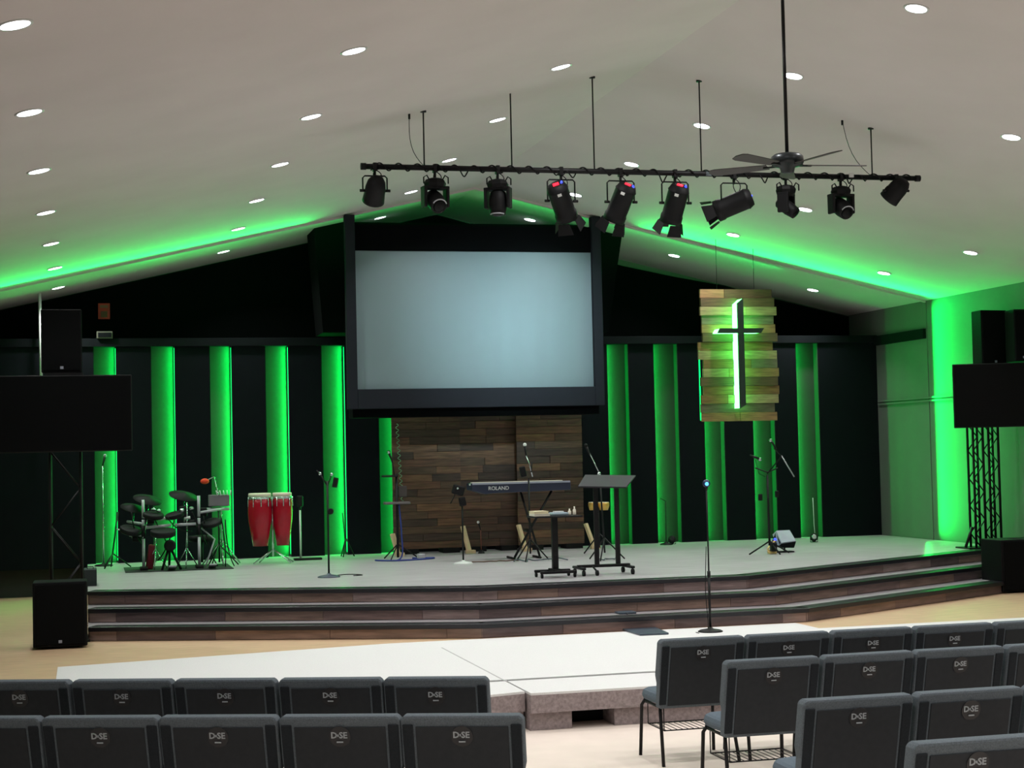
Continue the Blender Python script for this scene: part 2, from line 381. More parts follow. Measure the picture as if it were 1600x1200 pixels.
for (xa, ya, xb, yb, n) in ((613, 834, 622, 858, 'leftmost pale brace, at the left edge of the plank backdrop'), (723, 822, 733, 852, 'pale brace beside the round-based stand'), (810, 820, 821, 853, 'pale brace behind the keyboard stand legs'), (915, 818, 928, 848, 'rightmost pale brace, left of the lectern posts')):
    Yb = -1.72; a = at(xa, ya, Y=Yb-.0); b = at(xb, yb, Y=Yb-.1); b.z = ZD+.03
    t = thing('timber_brace', 'short board, '+n, 'timber', (b.x, b.y, ZD), 'pale timber braces at the foot of the backdrop')
    obj('board', brace(a, b, ''), m_pine, t, .004)
    obj('foot_block', box2(B(), (b.x-.05, b.y-.05, ZD), (b.x+.09, b.y+.05, ZD+.05)), m_pine, t, .004)
# ------------------------------------------------------------------ hanging plank board and lit cross
YC = -3.3
c0 = at(1092, 452, Y=YC); c1 = at(1214, 657, Y=YC)
bw = c1.x-c0.x; bh = c0.z-c1.z
cb = thing('plank_board', 'hanging board of staggered honey-coloured pallet planks behind the lit cross', 'wooden board', ((c0.x+c1.x)/2, YC, c1.z))
n = 15; hh = bh/n
for r in range(n):
    l = random.uniform(-.05, .04); rr = random.uniform(-.04, .05); cut = random.uniform(.3, .7)*bw
    xs = [c0.x+l, c0.x+cut, c1.x+rr] if r % 3 != 1 else [c0.x+l, c1.x+rr]
    dep = random.choice((0, .012, .024)); mm = CW[r*2 % 5] if r < n-2 else CW[3]
    for q, (a, b) in enumerate(zip(xs, xs[1:])):
        piece('plank', mm if random.random() < .75 else random.choice(CW), cb, ((a+b)/2, YC-dep, c1.z+hh*(r+.5)), (b-a-.004, .025+dep, hh-.004))
for q in (.25, .75):
    obj('batten', box2(B(), (c0.x+bw*q-.04, YC+.013, c1.z+.05), (c0.x+bw*q+.04, YC+.05, c0.z-.05)), m_blkp, cb)
    obj('hanging_wire', tube(B(), [(c0.x+bw*q, YC+.03, c0.z-.06), (c0.x+bw*q, YC+.03, zc(c0.x+bw*q))], .004, 6), m_blk, cb)
obj('led_tape', box2(B(), (c0.x-.02, YC+.02, c1.z+.02), (c0.x-.005, YC+.035, c0.z-bh*.42)), m_led, cb)
YX = YC-.26
ct = at(1158, 464, Y=YX); cbm = at(1160, 640, Y=YX); chl = at(1112, 517, Y=YX); chr_ = at(1190, 516, Y=YX)
kx = (ct.x+cbm.x)/2; cw = .045; zh = (chl.z+chr_.z)/2; zt, zb = at(1157, 466, Y=YX).z, at(1159, 638, Y=YX).z
xl, xr = kx-.36, kx+.36
def cross_outline(e, y):
    return [(kx-cw-e, y, zb-e), (kx+cw+e, y, zb+.05-e), (kx+cw+e, y, zh-.035-e), (xr-.05+e, y, zh-.035-e), (xr+e, y, zh+.035+e), (kx+cw+e, y, zh+.035+e), (kx+cw+e, y, zt+e), (kx-cw-e, y, zt-.07+e), (kx-cw-e, y, zh+.035+e), (xl+.04-e, y, zh+.035+e), (xl-e, y, zh-.035-e), (kx-cw-e, y, zh-.035-e)]
cr = thing('cross', 'dark slim cross outlined in bright green light, mounted on the hanging plank board', 'cross', (kx, YX, zb))
bm = B(); prism(bm, cross_outline(0, YX), (0, .03, 0)); obj('cross_face', bm, mat('dark_green_metal', (30, 52, 40), .5), cr)
bm = B(); prism(bm, cross_outline(-.004, YX+.03), (0, .20, 0)); obj('led_body', bm, m_neon, cr)
for z in (zb+.3, zt-.3): obj('stand_off', tube(B(), [(kx, YX+.07, z), (kx, YC-.02, z)], .012, 8), m_blk, cr)
# ------------------------------------------------------------------ lighting bar with its rods, cable and fixtures
YB = -10.27; ZB = 4.69
bar = thing('lighting_bar', 'long black pipe carrying ten stage lights, hung from the ceiling on rods', 'lighting bar', (0, YB, ZB))
BX0, BX1 = -2.90, 2.98
obj('pipe', tube(B(), [(BX0, YB, ZB), (BX1, YB, ZB)], .027, 12), m_blk, bar)
for x in (BX0, BX1-.05): obj('end_collar', tube(B(), [(x, YB, ZB), (x+.05, YB, ZB)], .034, 12), m_blk, bar)
for x in (-2.282, -1.41, -.567, .56, 2.44): obj('hanger_rod', tube(B(), [(x, YB, ZB), (x, YB, zc(x))], .0075, 8), m_blk, bar)
for x in (-2.282, -.567, .56, 2.44): obj('ceiling_plate', tube(B(), [(x, YB, zc(x)-.012), (x, YB, zc(x)+.01)], .03, 10), m_blk, bar)
pts = []
for i in range(620):
    t_ = i/619; x = BX0+.1+t_*(BX1-BX0-.2); lo_ = max(0, sin(x*9.1)*sin(x*3.3+1))**3*.05
    a = x*34; pts.append((x, YB+.036*cos(a), ZB-lo_+(.036+lo_*.3)*sin(a)))
single('bar_cable', tube(B(), pts, .007, 5), m_blkp, 'thin black power cable wound in loops around the whole lighting bar', 'cable')
for (xa, xb, lb) in ((-2.42, -2.29, 'loose thin wire running from the ceiling to the left end of the lighting bar'), (2.12, 2.42, 'loose thin wire running from the ceiling to the right end of the lighting bar')):
    b = Vector((xb, YB, ZB+.02)); a = Vector((xa, YB, zc(xa)-.0)); a.z = zc(xa) if xa < 0 else zc(xa)
    a.x = xa; mids = [a.lerp(b, q/8)+Vector((.05*sin(q/8*pi)*(-1 if xa < 0 else -1), 0, -.06*sin(q/8*pi))) for q in range(9)]
    wr = thing('ceiling_wire', lb, 'wire', tuple(b))
    obj('wire', tube(B(), mids, .0035, 5), m_blk, wr); obj('hook', tube(B(), [a, a+Vector((0, 0, -.05))], .012, 6), m_blk, wr)
def clampc(t, p):
    obj('clamp', box2(box2(B(), (p.x-.018, YB-.035, ZB-.045), (p.x+.018, YB+.035, ZB+.035)), (p.x-.012, YB-.012, ZB-.1), (p.x+.012, YB+.012, ZB-.04)), m_blk, t, .004)
def yoke(t, x, z, wv, yz, m_=None):
    h = wv/2; obj('yoke', tube(tube(B(), [(x-h, YB, z), (x-h, YB, yz-.02), (x-h+.02, YB, yz), (x+h-.02, YB, yz), (x+h, YB, yz-.02), (x+h, YB, z)], .008, 6), [(x-h-.03, YB, z), (x-h+.02, YB, z)], .014, 8), m_blk, t)
    obj('knob', tube(B(), [(x+h-.02, YB, z), (x+h+.03, YB, z)], .014, 8), m_blk, t)
def loop_cable(t, x, z, s=1):
    for k in range(2):
        a = Vector((x-.05*s+k*.1*s, YB-.03, ZB-.02)); b = Vector((x+.02*s, YB-.03, z)); c = Vector((x+(.12-.19*k)*s, YB-.03, (z+ZB)/2))
        obj('cable', tube(B(), [a*(1-q)**2+c*2*q*(1-q)+b*q*q for q in [j/8 for j in range(9)]], .005, 5), m_blkp, t)
def par(px, lb, tilt):
    p = at(px, 298, Y=YB); x = p.x; t = thing('par_light', lb, 'stage light', (x, YB, ZB-.1), 'stage lights on the bar')
    clampc(t, p); yoke(t, x, p.z, .235, ZB-.09)
    d = Vector((tilt, .62, -.70)).normalized(); c = Vector((x, YB, p.z))
    obj('lamp_body', lathe(B(), [(.03, -.15), (.06, -.14), (.085, -.10), (.098, -.04), (.1, .03), (.105, .09), (.108, .12), (.1, .122), (.095, .10)], c, d, 24), m_blkp, t)
    obj('lens', lathe(B(), [(.094, .095), (.094, .10)], c, d, 24), m_gloss, t); loop_cable(t, x, p.z+.1)
    return t
def moving(px, py, lb, yaw, tilt, small=False):
    p = at(px, py, Y=YB); x = p.x; t = thing('moving_head_light', lb, 'stage light', (x, YB, ZB-.1), 'stage lights on the bar')
    clampc(t, p); R = Matrix.Rotation(yaw, 3, 'Z'); zz = ZB-.15; s = .8 if small else 1
    bm = B(); lathe(bm, [(.05, .05), (.09, .035), (.11, 0), (.10, -.035), (.07, -.05)], (x, YB, zz), n=8, smooth=False)
    obj('base', bm, m_blkp, t)
    for k in (-1, 1): obj('handle', tube(B(), [(x+k*.06, YB-.05, zz+.02), (x+k*.09, YB-.05, zz+.07), (x+k*.12, YB-.05, zz+.05), (x+k*.12, YB-.05, zz-.01)], .007, 6), m_blkp, t)
    hw = .095*s
    for k in (-1, 1):
        a = R @ Vector((k*(hw+.018), 0, 0)); box_ = B(); box(box_, (x+a.x, YB+a.y, zz-.14), (.034, .12, .19), R); obj('yoke_arm', box_, m_blkp, t, .012)
    bb = B(); box(bb, (x, YB, zz-.045), (hw*2+.07, .12, .03), R); obj('yoke_bridge', bb, m_blkp, t, .008)
    d = R @ Vector((0, -sin(tilt), -cos(tilt))); c = Vector((x, YB, zz-.17))
    hd = obj('head', lathe(B(), [(.05*s, -.11), (.078*s, -.09), (.088*s, -.02), (.088*s, .04), (.08*s, .09), (.076*s, .125), (.066*s, .127)], c, d, 20), m_blkp, t)
    obj('lens', lathe(B(), [(.062*s, .127), (.05*s, .135), (.02*s, .139)], c, d, 20), m_gloss, hd)
    if not small:
        ex_, ey_ = frame_of(d); up_ = Vector((0, 0, 1)); up_ = (up_-d*up_.dot(d)).normalized(); sd = d.cross(up_)
        obj('head_rim', tube(B(), [c+d*.128+up_*.074*s*sin(a_)+sd*.074*s*cos(a_) for a_ in [radians(25+13*j) for j in range(11)]], .006, 6), m_grey, hd)
    loop_cable(t, x, zz); return t
def fresnel(px, py, lb, side, down, red=True, L=.34):
    p = at(px, py, Y=YB); x = p.x; t = thing('barn_door_spotlight', lb, 'stage light', (x, YB, ZB-.1), 'stage lights on the bar')
    clampc(t, p); zz = ZB-.30
    yoke(t, x, zz, .28, ZB-.09)
    d = Vector((side, .55, -down)).normalized(); c = Vector((x, YB, zz))
    r = .104
    b_ = obj('lamp_body', lathe(B(), [(.055, -.19), (.085, -.185), (r, -.14), (r+.006, -.13), (r, -.12), (r, .12), (r+.008, .14), (r+.008, .20), (r-.01, .202)], c, d, 24), m_blkp, t)
    obj('lens', lathe(B(), [(r-.012, .203), (r-.02, .208)], c, d, 20), m_gloss, b_)
    ux, uy = frame_of(d)
    for k in range(4):
        n_ = (ux if k % 2 == 0 else uy)*(1 if k < 2 else -1); w_ = d.cross(n_); o_ = c+d*.205+n_*(r+.002); e_ = (d*.11+n_*.03)
        bm = B(); prism(bm, [o_-w_*.06, o_+w_*.06, o_+w_*.085+e_, o_-w_*.085+e_], n_*.004); obj('barn_door', bm, m_blkp, t)
    toward = Vector((-.33, -.9, .1)).normalized()
    up_ = (toward-d*toward.dot(d)).normalized()
    bk = c-d*.188
    if red:
        # display on the rear cap
        q = bk+up_*.01; w_ = d.cross(up_).normalized(); bm = B()
        prism(bm, [q-w_*.03-up_*.022, q+w_*.03-up_*.022, q+w_*.03+up_*.022, q-w_*.03+up_*.022], -d*.012); obj('display', bm, m_redled, b_, label='glowing red display'); obj('indicator', ball(B(), q-w_*.058-d*.004, .013, 8, (1, 1, 1.6)), m_bluled, b_, label='small blue indicator')
        q = c-d*.115+up_*(r+.002); bm = B(); prism(bm, [q-w_*.02-d*.014, q+w_*.02-d*.014, q+w_*.02+d*.014, q-w_*.02+d*.014], up_*.006); obj('rating_label', bm, m_white, b_)
    else:
        q = bk; bm = B(); ball(bm, q+up_*.04, .012, 8); obj('indicator', bm, m_bluled, b_, label='small blue indicator')
    loop_cable(t, x, zz+.1); return t
par(586, 'small black can light at the far left end of the lighting bar', -.05)
moving(680, 305, 'moving head light second from the left on the bar, pale rim around its lens', 0.15, 1.0)
moving(778, 305, 'moving head light third from the left on the bar, all black, hanging straight down', -.5, .1)
fresnel(877, 305, 'spotlight with glowing red display, leftmost of three, aimed down to the right', .5, .95)
fresnel(970, 305, 'spotlight with glowing red display, middle of three, in front of the screen post', -.28, .95)
fresnel(1055, 305, 'spotlight with glowing red display, rightmost of three, open flaps below', -.12, .95)
fresnel(1147, 300, 'spotlight without red display, tilted sharply down to the left', -1.1, .45, False)
moving(1228, 300, 'moving head light with a small diamond-shaped head under the ceiling fan', .8, .9, True)
moving(1314, 310, 'moving head light second from the right on the bar, with pale-rimmed lens', 0.1, 1.0)
par(1400, 'small black can light at the far right end of the lighting bar', -.45)
q = at(1327, 276, Y=YB); obj('white_tag', box2(B(), (q.x-.02, YB-.045, ZB-.01), (q.x+.03, YB-.03, ZB+.035)), m_white, bar)
q = at(1115, 273, Y=YB); obj('silver_sleeve', tube(B(), [(q.x-.09, YB, ZB+.004), (q.x+.09, YB, ZB+.004)], .030, 12), mat('silver_tape', (120, 130, 138), .3, metal=.6), bar)
# ------------------------------------------------------------------ ceiling fan
YF = -13.9; fp = at(1230, 252, Y=YF); fx, fz = 0.0, fp.z; fx = fp.x
fan = thing('ceiling_fan', 'dark five-blade ceiling fan on a long black rod right of centre', 'ceiling fan', (fx, YF, fz-.1))
obj('down_rod', tube(B(), [(fx, YF, fz+.03), (fx, YF, zc(fx))], .014, 10), m_blk, fan)
obj('canopy', lathe(B(), [(.03, 0), (.07, .06), (.075, .1)], (fx, YF, zc(fx)-.1), n=20), m_blk, fan)
obj('motor', lathe(B(), [(.03, .06), (.10, .055), (.125, .035), (.13, 0), (.12, -.035), (.06, -.05), (.05, -.09), (.03, -.10)], (fx, YF, fz), n=28), mat('dark_bronze', (42, 48, 50), .35, metal=.5), fan)
for k in range(5):
    a = radians(-6+72*k); R = Matrix.Rotation(a, 3, 'Z'); T = Matrix.Rotation(radians(12), 3, 'X'); o_ = Vector((fx, YF, fz-.035))
    pts = [(.16, -.045), (.58, -.065), (.63, -.05), (.65, 0), (.63, .05), (.58, .065), (.16, .045)]
    bm = B(); prism(bm, [o_+R @ (T @ Vector((x, y, 0))) for x, y in pts], (0, 0, .007))
    bl = obj('blade', bm, mat('fan_blade_brown', (52, 46, 44), .5), fan)
    bm = B(); box(bm, o_+R @ Vector((.13, 0, .0)), (.13, .03, .012), R); obj('blade_iron', bm, m_blk, bl)
# ------------------------------------------------------------------ speakers, TVs, truss towers
def lattice(root, x, y, z0, z1, s, ch=.018):
    h = s/2
    for a in (-1, 1):
        for b in (-1, 1): obj('chord', tube(B(), [(x+a*h, y+b*h, z0), (x+a*h, y+b*h, z1)], ch, 8), m_blk, root)
    bm = B(); n = max(2, round((z1-z0)/(s*1.3)))
    for k in range(n):
        za = z0+(z1-z0)*k/n; zb_ = z0+(z1-z0)*(k+1)/n; f = 1 if k % 2 else -1
        for b in (-1, 1):
            tube(bm, [(x-f*h, y+b*h, za), (x+f*h, y+b*h, zb_)], .009, 6)
    obj('lattice', bm, m_blk, root)
def tv(name_lb, c, wv, hv, yaw):
    t = thing('television', name_lb, 'television', tuple(c)); R = Matrix.Rotation(yaw, 3, 'Z'); c = Vector(c)
    bm = B(); box(bm, c, (wv, .06, hv), R); obj('casing', bm, m_blkp, t, .008)
    bm = B(); box(bm, c+R @ Vector((0, -.031, 0)), (wv-.03, .004, hv-.03), R); obj('panel', bm, m_gloss, t)
    bm = B(); box(bm, c+R @ Vector((0, .07, 0)), (.3, .1, .3), R); obj('mount', bm, m_blk, t); return t
def speaker(lb, c, s, yaw, name='loudspeaker'):
    t = thing(name, lb, 'speaker', (c[0], c[1], c[2]-s[2]/2)); R = Matrix.Rotation(yaw, 3, 'Z'); c = Vector(c); w2, d2, h2 = (k/2 for k in s)
    out = [(-w2, -d2, -h2), (w2, -d2, -h2), (w2*.72, d2, -h2), (-w2*.72, d2, -h2)]
    if name != 'loudspeaker': out = [(-w2, -d2, -h2), (w2, -d2, -h2), (w2, d2, -h2), (-w2, d2, -h2)]
    bm = B(); prism(bm, [c+R @ Vector(p) for p in out], (0, 0, s[2])); obj('cabinet', bm, m_cab, t, .012)
    bm = B(); box(bm, c+R @ Vector((0, -d2-.006, 0)), (s[0]*.9, .014, s[2]*.93), R); obj('grille', bm, m_grill, t, .005)
    bm = B(); box(bm, c+R @ Vector((0, -d2-.015, -h2+.055)), (.035, .006, .03), R); obj('badge', bm, m_teal, t); return t
# left tower
YT = -7.15; tl = at(103, 800, Y=YT)
tw = thing('truss_tower', 'black lattice tower carrying the left television, behind the floor subwoofer', 'truss tower', (tl.x, YT, 0))
obj('base_plate', box2(B(), (tl.x-.24, YT-.24, 0), (tl.x+.24, YT+.24, .02)), m_blk, tw)
ztop = at(96, 584, Y=YT).z; lattice(tw, tl.x, YT, .02, ztop-.03, .32)
obj('top_plate', box2(B(), (tl.x-.2, YT-.2, ztop-.03), (tl.x+.2, YT+.2, ztop)), m_blk, tw)
a = at(-8, 587, Y=YT-.28); b = at(207, 705, Y=YT-.28)
tv('large switched-off television at the left edge, above the floor subwoofer', ((a.x+b.x)/2, YT-.31, (at(100, 588, Y=YT-.28).z+at(100, 705, Y=YT-.28).z)/2), b.x-a.x, .82, 0)
a = at(64, 486, Y=YT); b = at(129, 583, Y=YT)
speaker('black loudspeaker on top of the left lattice tower', ((a.x+b.x)/2, YT, (ztop+a.z)/2+.0), (b.x-a.x, .40, a.z-ztop), 0)
a = at(54, 1008, z=0); b = at(137, 1004, z=0); ztp = at(90, 909, Y=-7.9).z
speaker('tall black subwoofer on the floor at the left end of the stage steps', ((a.x+b.x)/2, -7.75, ztp/2+.012), (b.x-a.x, .42, ztp-.024), 0, 'subwoofer')
# right tower (a pair of slim trusses)
YT = -5.0; xa = at(1539, 760, Y=YT).x; xb = at(1562, 760, Y=YT).x
xa, xb = 6.56, 6.80
ztop = at(1545, 572, Y=YT).z
tw = thing('truss_tower', 'twin black lattice posts carrying the right television, against the green-lit wall', 'truss tower', ((xa+xb)/2, YT, ZD))
obj('base_plate', box2(B(), (xa-.2, YT-.1, ZD), (xb+.14, YT+.28, ZD+.02)), m_blk, tw)
for x in (xa, xb): lattice(tw, x, YT, ZD+.02, ztop-.03, .15)
obj('top_plate', box2(B(), (xa-.12, YT-.14, ztop-.03), (xb+.12, YT+.14, ztop)), m_blk, tw)
bm = B(); tube(bm, [(xa-.2, YT, ZD+.02), (xa-.09, YT, ZD+.3)], .02, 6); obj('outrigger', bm, m_blk, tw)
a = at(1484, 619, Y=-5.12); zt_, zb_ = at(1500, 570, Y=-5.12).z, at(1500, 669, Y=-5.12).z
tv('switched-off television at the right edge, in front of the green-lit wall', ((a.x+7.06)/2, -5.42, (zt_+zb_)/2), (7.06-a.x)/cos(.42), zt_-zb_, -.42)
a = at(1518, 486, Y=YT); zt_ = a.z
speaker('black loudspeaker on top of the right television tower', (a.x+.24, YT, (zt_+ztop)/2), (.44, .3, zt_-ztop), .12)
a = at(1563, 486, Y=-5.45)
speaker('dark loudspeaker hung beside the right tower speaker, partly out of view', (6.98, YT-.48, (a.z+ztop)/2+.02), (.26, .3, a.z-ztop-.02), 0)
a = at(1546, 925, z=0)
speaker('black subwoofer on the floor at the right end of the stage steps', (a.x+.38, a.y-.05, at(1560, 842, Y=a.y).z/2+.01), (.74, .5, at(1560, 842, Y=a.y).z-.02), 0, 'subwoofer')
# left wall pipe, signs
p = at(62, 458, Y=-1.18)
single('conduit_pipe', tube(B(), [(p.x, -1.14, zc(p.x)), (p.x+.012, -1.14, 2.6)], .022, 8), m_white, 'thin white pipe running down from the ceiling beside the left loudspeaker', 'pipe')
a = at(153, 474, Y=-.05); b = at(172, 499, Y=-.05)
ex_ = thing('fire_alarm', 'small dim red alarm box high on the black wall above the first lit recess', 'alarm', ((a.x+b.x)/2, -.05, b.z))
obj('case', box2(B(), (a.x, -.03, b.z), (b.x, -.08, a.z)), m_sign, ex_, .006)
obj('word_plate', box2(B(), (a.x+.03, -.08, a.z-.07), (b.x-.03, -.086, a.z-.03)), mat('dim_lettering', (150, 90, 80), .6), ex_)
obj('lens', box2(B(), (a.x+.04, -.08, b.z+.03), (b.x-.04, -.09, b.z+.12)), mat('dark_red_lens', (110, 16, 24), .3), ex_)
a = at(151, 518, Y=-1.05); b = at(176, 529, Y=-1.05)
lb_ = thing('junction_box', 'small pale-edged box on the rail above the first lit recess', 'box', ((a.x+b.x)/2, -1.04, b.z))
obj('case', box2(B(), (a.x, -1.04, b.z), (b.x, -1.08, a.z)), mat('olive_box', (96, 98, 84), .6), lb_, .006)
obj('cover', box2(B(), (a.x+.02, -1.08, b.z+.02), (b.x-.02, -1.09, a.z-.02)), m_blackwall, lb_)
# ------------------------------------------------------------------ chairs
def make_chair():
    t = thing('stacking_chair', '', 'chair')
    W = .317
    # cushion of the backrest: wings upper part, narrower lower part; leans back towards -Y
    def by(z): return -.20-.13*(z-.40)/.5
    def pad(bm, outline, y_off, th, infl):
        vs = []
        for s_ in (0, 1):
            vs.append([bm.verts.new(Vector((x, by(z)+y_off+(th if s_ else 0), z))) for x, z in outline])
        bm.faces.new(vs[0]); bm.faces.new(vs[1][::-1])
        for k in range(len(outline)):
            j = (k+1) % len(outline); bm.faces.new((vs[0][j], vs[0][k], vs[1][k], vs[1][j]))
        return bm
    out = [(-W+.02, .40), (W-.02, .40), (W-.014, .58), (W, .64), (W, .872), (W-.008, .890), (W-.024, .898), (-W+.024, .898), (-W+.008, .890), (-W, .872), (-W, .64), (-W+.014, .58)]
    obj('backrest', pad(B(), out, -.045, .095, 0), m_fab, t, .015)
    W2 = W-.078; sh = [(-W2, .42), (W2, .42), (W2, .84), (-W2, .84)]
    obj('back_shell', pad(B(), sh, -.052, .012, 0), m_shell, t, .004)
    for k in (-1, 1):
        obj('side_bolster', pad(B(), [(k*(W-.014), .43), (k*(W2+.012), .43), (k*(W2+.012), .852), (k*(W-.010), .852)][::(1 if k < 0 else -1)], -.054, .014, 0), m_bol, t, .006)
    bz = .79; yb = by(bz)-.052
    em = obj('badge', lathe(B(), [(.056, 0), (.056, .004)], (0, yb, bz), (0, -1, -.25), 20), m_badge, t)
    bm = B(); y_ = yb-.007
    def glyph(body, size, x, z):
        tc = bpy.data.curves.new('g', 'FONT'); tc.body = body; tc.size = size; tc.extrude = .001; tc.align_x = 'CENTER'; tc.align_y = 'CENTER'; tc.offset = .0012; tc.resolution_u = 2
        to = bpy.data.objects.new('g', tc); COL.objects.link(to); bpy.context.view_layer.update()
        me = bpy.data.meshes.new_from_object(to); bpy.data.objects.remove(to)
        me.transform(Matrix.Translation((x, y_, z)) @ Matrix.Rotation(pi/2+.14, 4, 'X')); bm.from_mesh(me)
    glyph('D', .045, -.03, bz+.006); glyph('SE', .045, .018, bz+.006); box(bm, (-.009, y_, bz+.006), (.007, .003, .012)); box(bm, (0, y_+.004, bz-.028), (.034, .003, .007))
    obj('badge_print', bm, m_print, em)
    so = [(-.27, -.22), (.27, -.22), (.285, .0), (.28, .17), (.24, .235), (.14, .26), (-.14, .26), (-.24, .235), (-.28, .17), (-.285, .0)]
    bm = B(); prism(bm, [(x, y, .41) for x, y in so], (0, 0, .085)); obj('seat', bm, m_seat, t, .034)
    for k in (-1, 1):
        obj('leg', tube(B(), [(k*.26, .17, .41), (k*.275, .2, .37), (k*.285, .225, 0)], .0125, 8), m_blk, t)
        obj('leg', tube(B(), [(k*.255, -.15, .42), (k*.265, -.17, .38), (k*.285, -.27, 0)], .0125, 8), m_blk, t)
    obj('seat_frame', tube(B(), [(-.26, -.17, .40), (-.26, .17, .40), (.26, .17, .40), (.26, -.17, .40), (-.26, -.17, .40)], .011, 6), m_blk, t)
    bm = B(); tube(bm, [(-.25, -.2, .24), (-.25, .14, .24), (.25, .14, .24), (.25, -.2, .24), (-.25, -.2, .24)], .005, 5)
    for k in range(12): tube(bm, [(-.23+k*.042, -.2, .24), (-.23+k*.042, .14, .24)], .0028, 4)
    for k in (-1, 1):
        for y in (-.2, .14): tube(bm, [(k*.25, y, .24), (k*.25, y, .40)], .004, 4)
    obj('book_rack', bm, m_blk, t); return t
chair = make_chair(); used = [False]
def place(x, y, rz, lb, grp):
    o = chair if not used[0] else dup(chair)
    used[0] = True; o.location = (x, y, ZL); o.rotation_euler = (0, 0, rz); o['label'] = lb; o['group'] = grp
RN = ['front row', 'second row', 'third row', 'nearest row']
ROWS = [(-1.28, -14.45, .655, 5), (-1.29, -15.72, .652, 5), (-1.52, -17.38, .655, 4), (-1.60, -18.72, .66, 2)]
for r, (x, y, dx, n) in enumerate(ROWS):
    for k in range(n):
        place(x+k*dx, y, random.uniform(-.012, .012), 'charcoal padded chair in the right block, %s, %s from the aisle' % (RN[r], ORD[k]), 'right block of chairs')
ang = -math.atan(.375); ux = Vector((cos(ang), sin(ang)))
for r, (a, n) in enumerate((((-3.335, -15.74, .645), 5), ((-3.50, -17.18, .637), 5))):
    for k in range(n):
        p = Vector(a[:2])-ux*(a[2]*k)
        place(p.x, p.y, ang+random.uniform(-.01, .01), 'charcoal padded chair in the left block, %s row, %s from the aisle' % (('farther', 'nearer')[r], ORD[k]), 'left block of chairs')
# ------------------------------------------------------------------ stage gear
def S(x, y, Y): return at(x, y, Y=Y)
def tripod(root, x, y, z0, r, h, m_=None, rot=0):
    for k in range(3):
        a = rot+k*2*pi/3; obj('leg', tube(B(), [(x, y, z0+h), (x+r*cos(a), y+r*sin(a), z0+.01)], .010, 6), m_ or m_blk, root)
def roundbase(root, x, y, z0, r=.16, m_=None):
    obj('base', lathe(B(), [(r, 0), (r, .008), (r*.85, .02), (.03, .035), (.02, .05)], (x, y, z0), n=28), m_ or m_blk, root)
def mic(root, p, d, m_head=None, s=1):
    d = Vector(d).normalized(); p = Vector(p)
    mb = obj('microphone', lathe(B(), [(.010*s, 0), (.013*s, .05*s), (.018*s, .13*s)], p, d, 12), m_blk, root)
    obj('mic_grille', ball(B(), p+d*.15*s, .026*s, 12), m_head or m_chrome, mb)
def pole(root, a, b, r=.011, m_=None, nm='pole'):
    return obj(nm, tube(B(), [a, b], r, 8), m_ or m_blk, root)
def cable(name, lb, pts, r=.008, m_=None):
    P = [Vector(p) for p in pts]; out = []
    for i in range(len(P)-1):
        p0, p1, p2, p3 = P[max(i-1, 0)], P[i], P[i+1], P[min(i+2, len(P)-1)]
        for q in range(6):
            u = q/6; out.append(.5*((2*p1)+(p2-p0)*u+(2*p0-5*p1+4*p2-p3)*u*u+(3*p1-p0-3*p2+p3)*u**3))
    out.append(P[-1]); return single(name, tube(B(), out, r, 6), m_ or m_blkp, lb, 'cable')
# far-left tall silver stand
Yd = -1.55
p = S(162, 880, Yd); q = S(164, 728, Yd)
t = thing('microphone_stand', 'tall thin silver stand in front of the leftmost lit recess', 'microphone stand', (p.x, Yd, ZD))
roundbase(t, p.x, Yd, ZD, .13); pole(t, (p.x, Yd, ZD+.04), (p.x, Yd, q.z), .011, m_chrome)
mic(t, (p.x, Yd, q.z), (.25, 0, 1), m_grey)
Yd = -2.1; p = S(177, 884, Yd); q = S(184, 800, Yd)
t = thing('microphone_stand', 'short black leaning boom stand at the left of the electronic drums', 'microphone stand', (p.x, Yd, ZD))
pole(t, (p.x-.03, Yd, ZD+.02), (q.x, Yd, q.z)); tripod(t, p.x, Yd, ZD, .24, .2)
w_ = S(204, 835, Yd); pole(t, (p.x+.04, Yd, S(180, 826, Yd).z), (w_.x, Yd, w_.z), .009, m_grey, 'boom')
# electronic drum kit
Yk = -2.9
kb = S(268, 886, Yk)
dk = thing('electronic_drum_kit', 'electronic drum kit on a pale tube rack at the left of the stage', 'drum kit', (kb.x, Yk, ZD))
obj('mat', box2(B(), (S(195, 886, Yk).x, Yk-.35, ZD), (S(362, 886, Yk).x, Yk+.75, ZD+.008)), mat('dark_rug', (44, 44, 46), .95, var=.2, scale=30), dk)
L0, L1 = S(224, 830, Yk).x, S(311, 830, Yk).x
for x, top in ((L0, 781), (L1, 777)):
    for za, zb_ in ((ZD+.05, S(224, 842, Yk).z), (S(224, 826, Yk).z, S(224, 812, Yk).z), (S(224, 810, Yk).z, S(224, top, Yk).z)):
        obj('rack_post', tube(B(), [(x, Yk, za), (x, Yk, zb_)], .021, 10), m_grey, dk)
    obj('rack_joint', tube(B(), [(x, Yk, S(224, 826, Yk).z-.11), (x, Yk, S(224, 826, Yk).z+.04)], .03, 10), m_blkp, dk)
    obj('rack_foot', box2(B(), (x-.05, Yk-.15, ZD), (x+.05, Yk+.15, ZD+.05)), m_blkp, dk, .01)
zc1 = S(265, 821, Yk).z; zc2 = S(265, 811, Yk).z
obj('crossbar', tube(B(), [(L0+.04, Yk, zc1-.02), (L0+.37, Yk, zc1+.005)], .02, 10), m_grey, dk)
obj('crossbar', tube(B(), [(L0+.42, Yk, zc1+.005), (L1-.04, Yk, zc1+.01)], .02, 10), m_grey, dk)
for a, b in ((.20, .30), (.32, .45), (.55, .63)): obj('crossbar_sleeve', tube(B(), [(L0+a, Yk+.1, zc2), (L0+b, Yk+.1, zc2+.008)], .022, 10), m_white, dk)
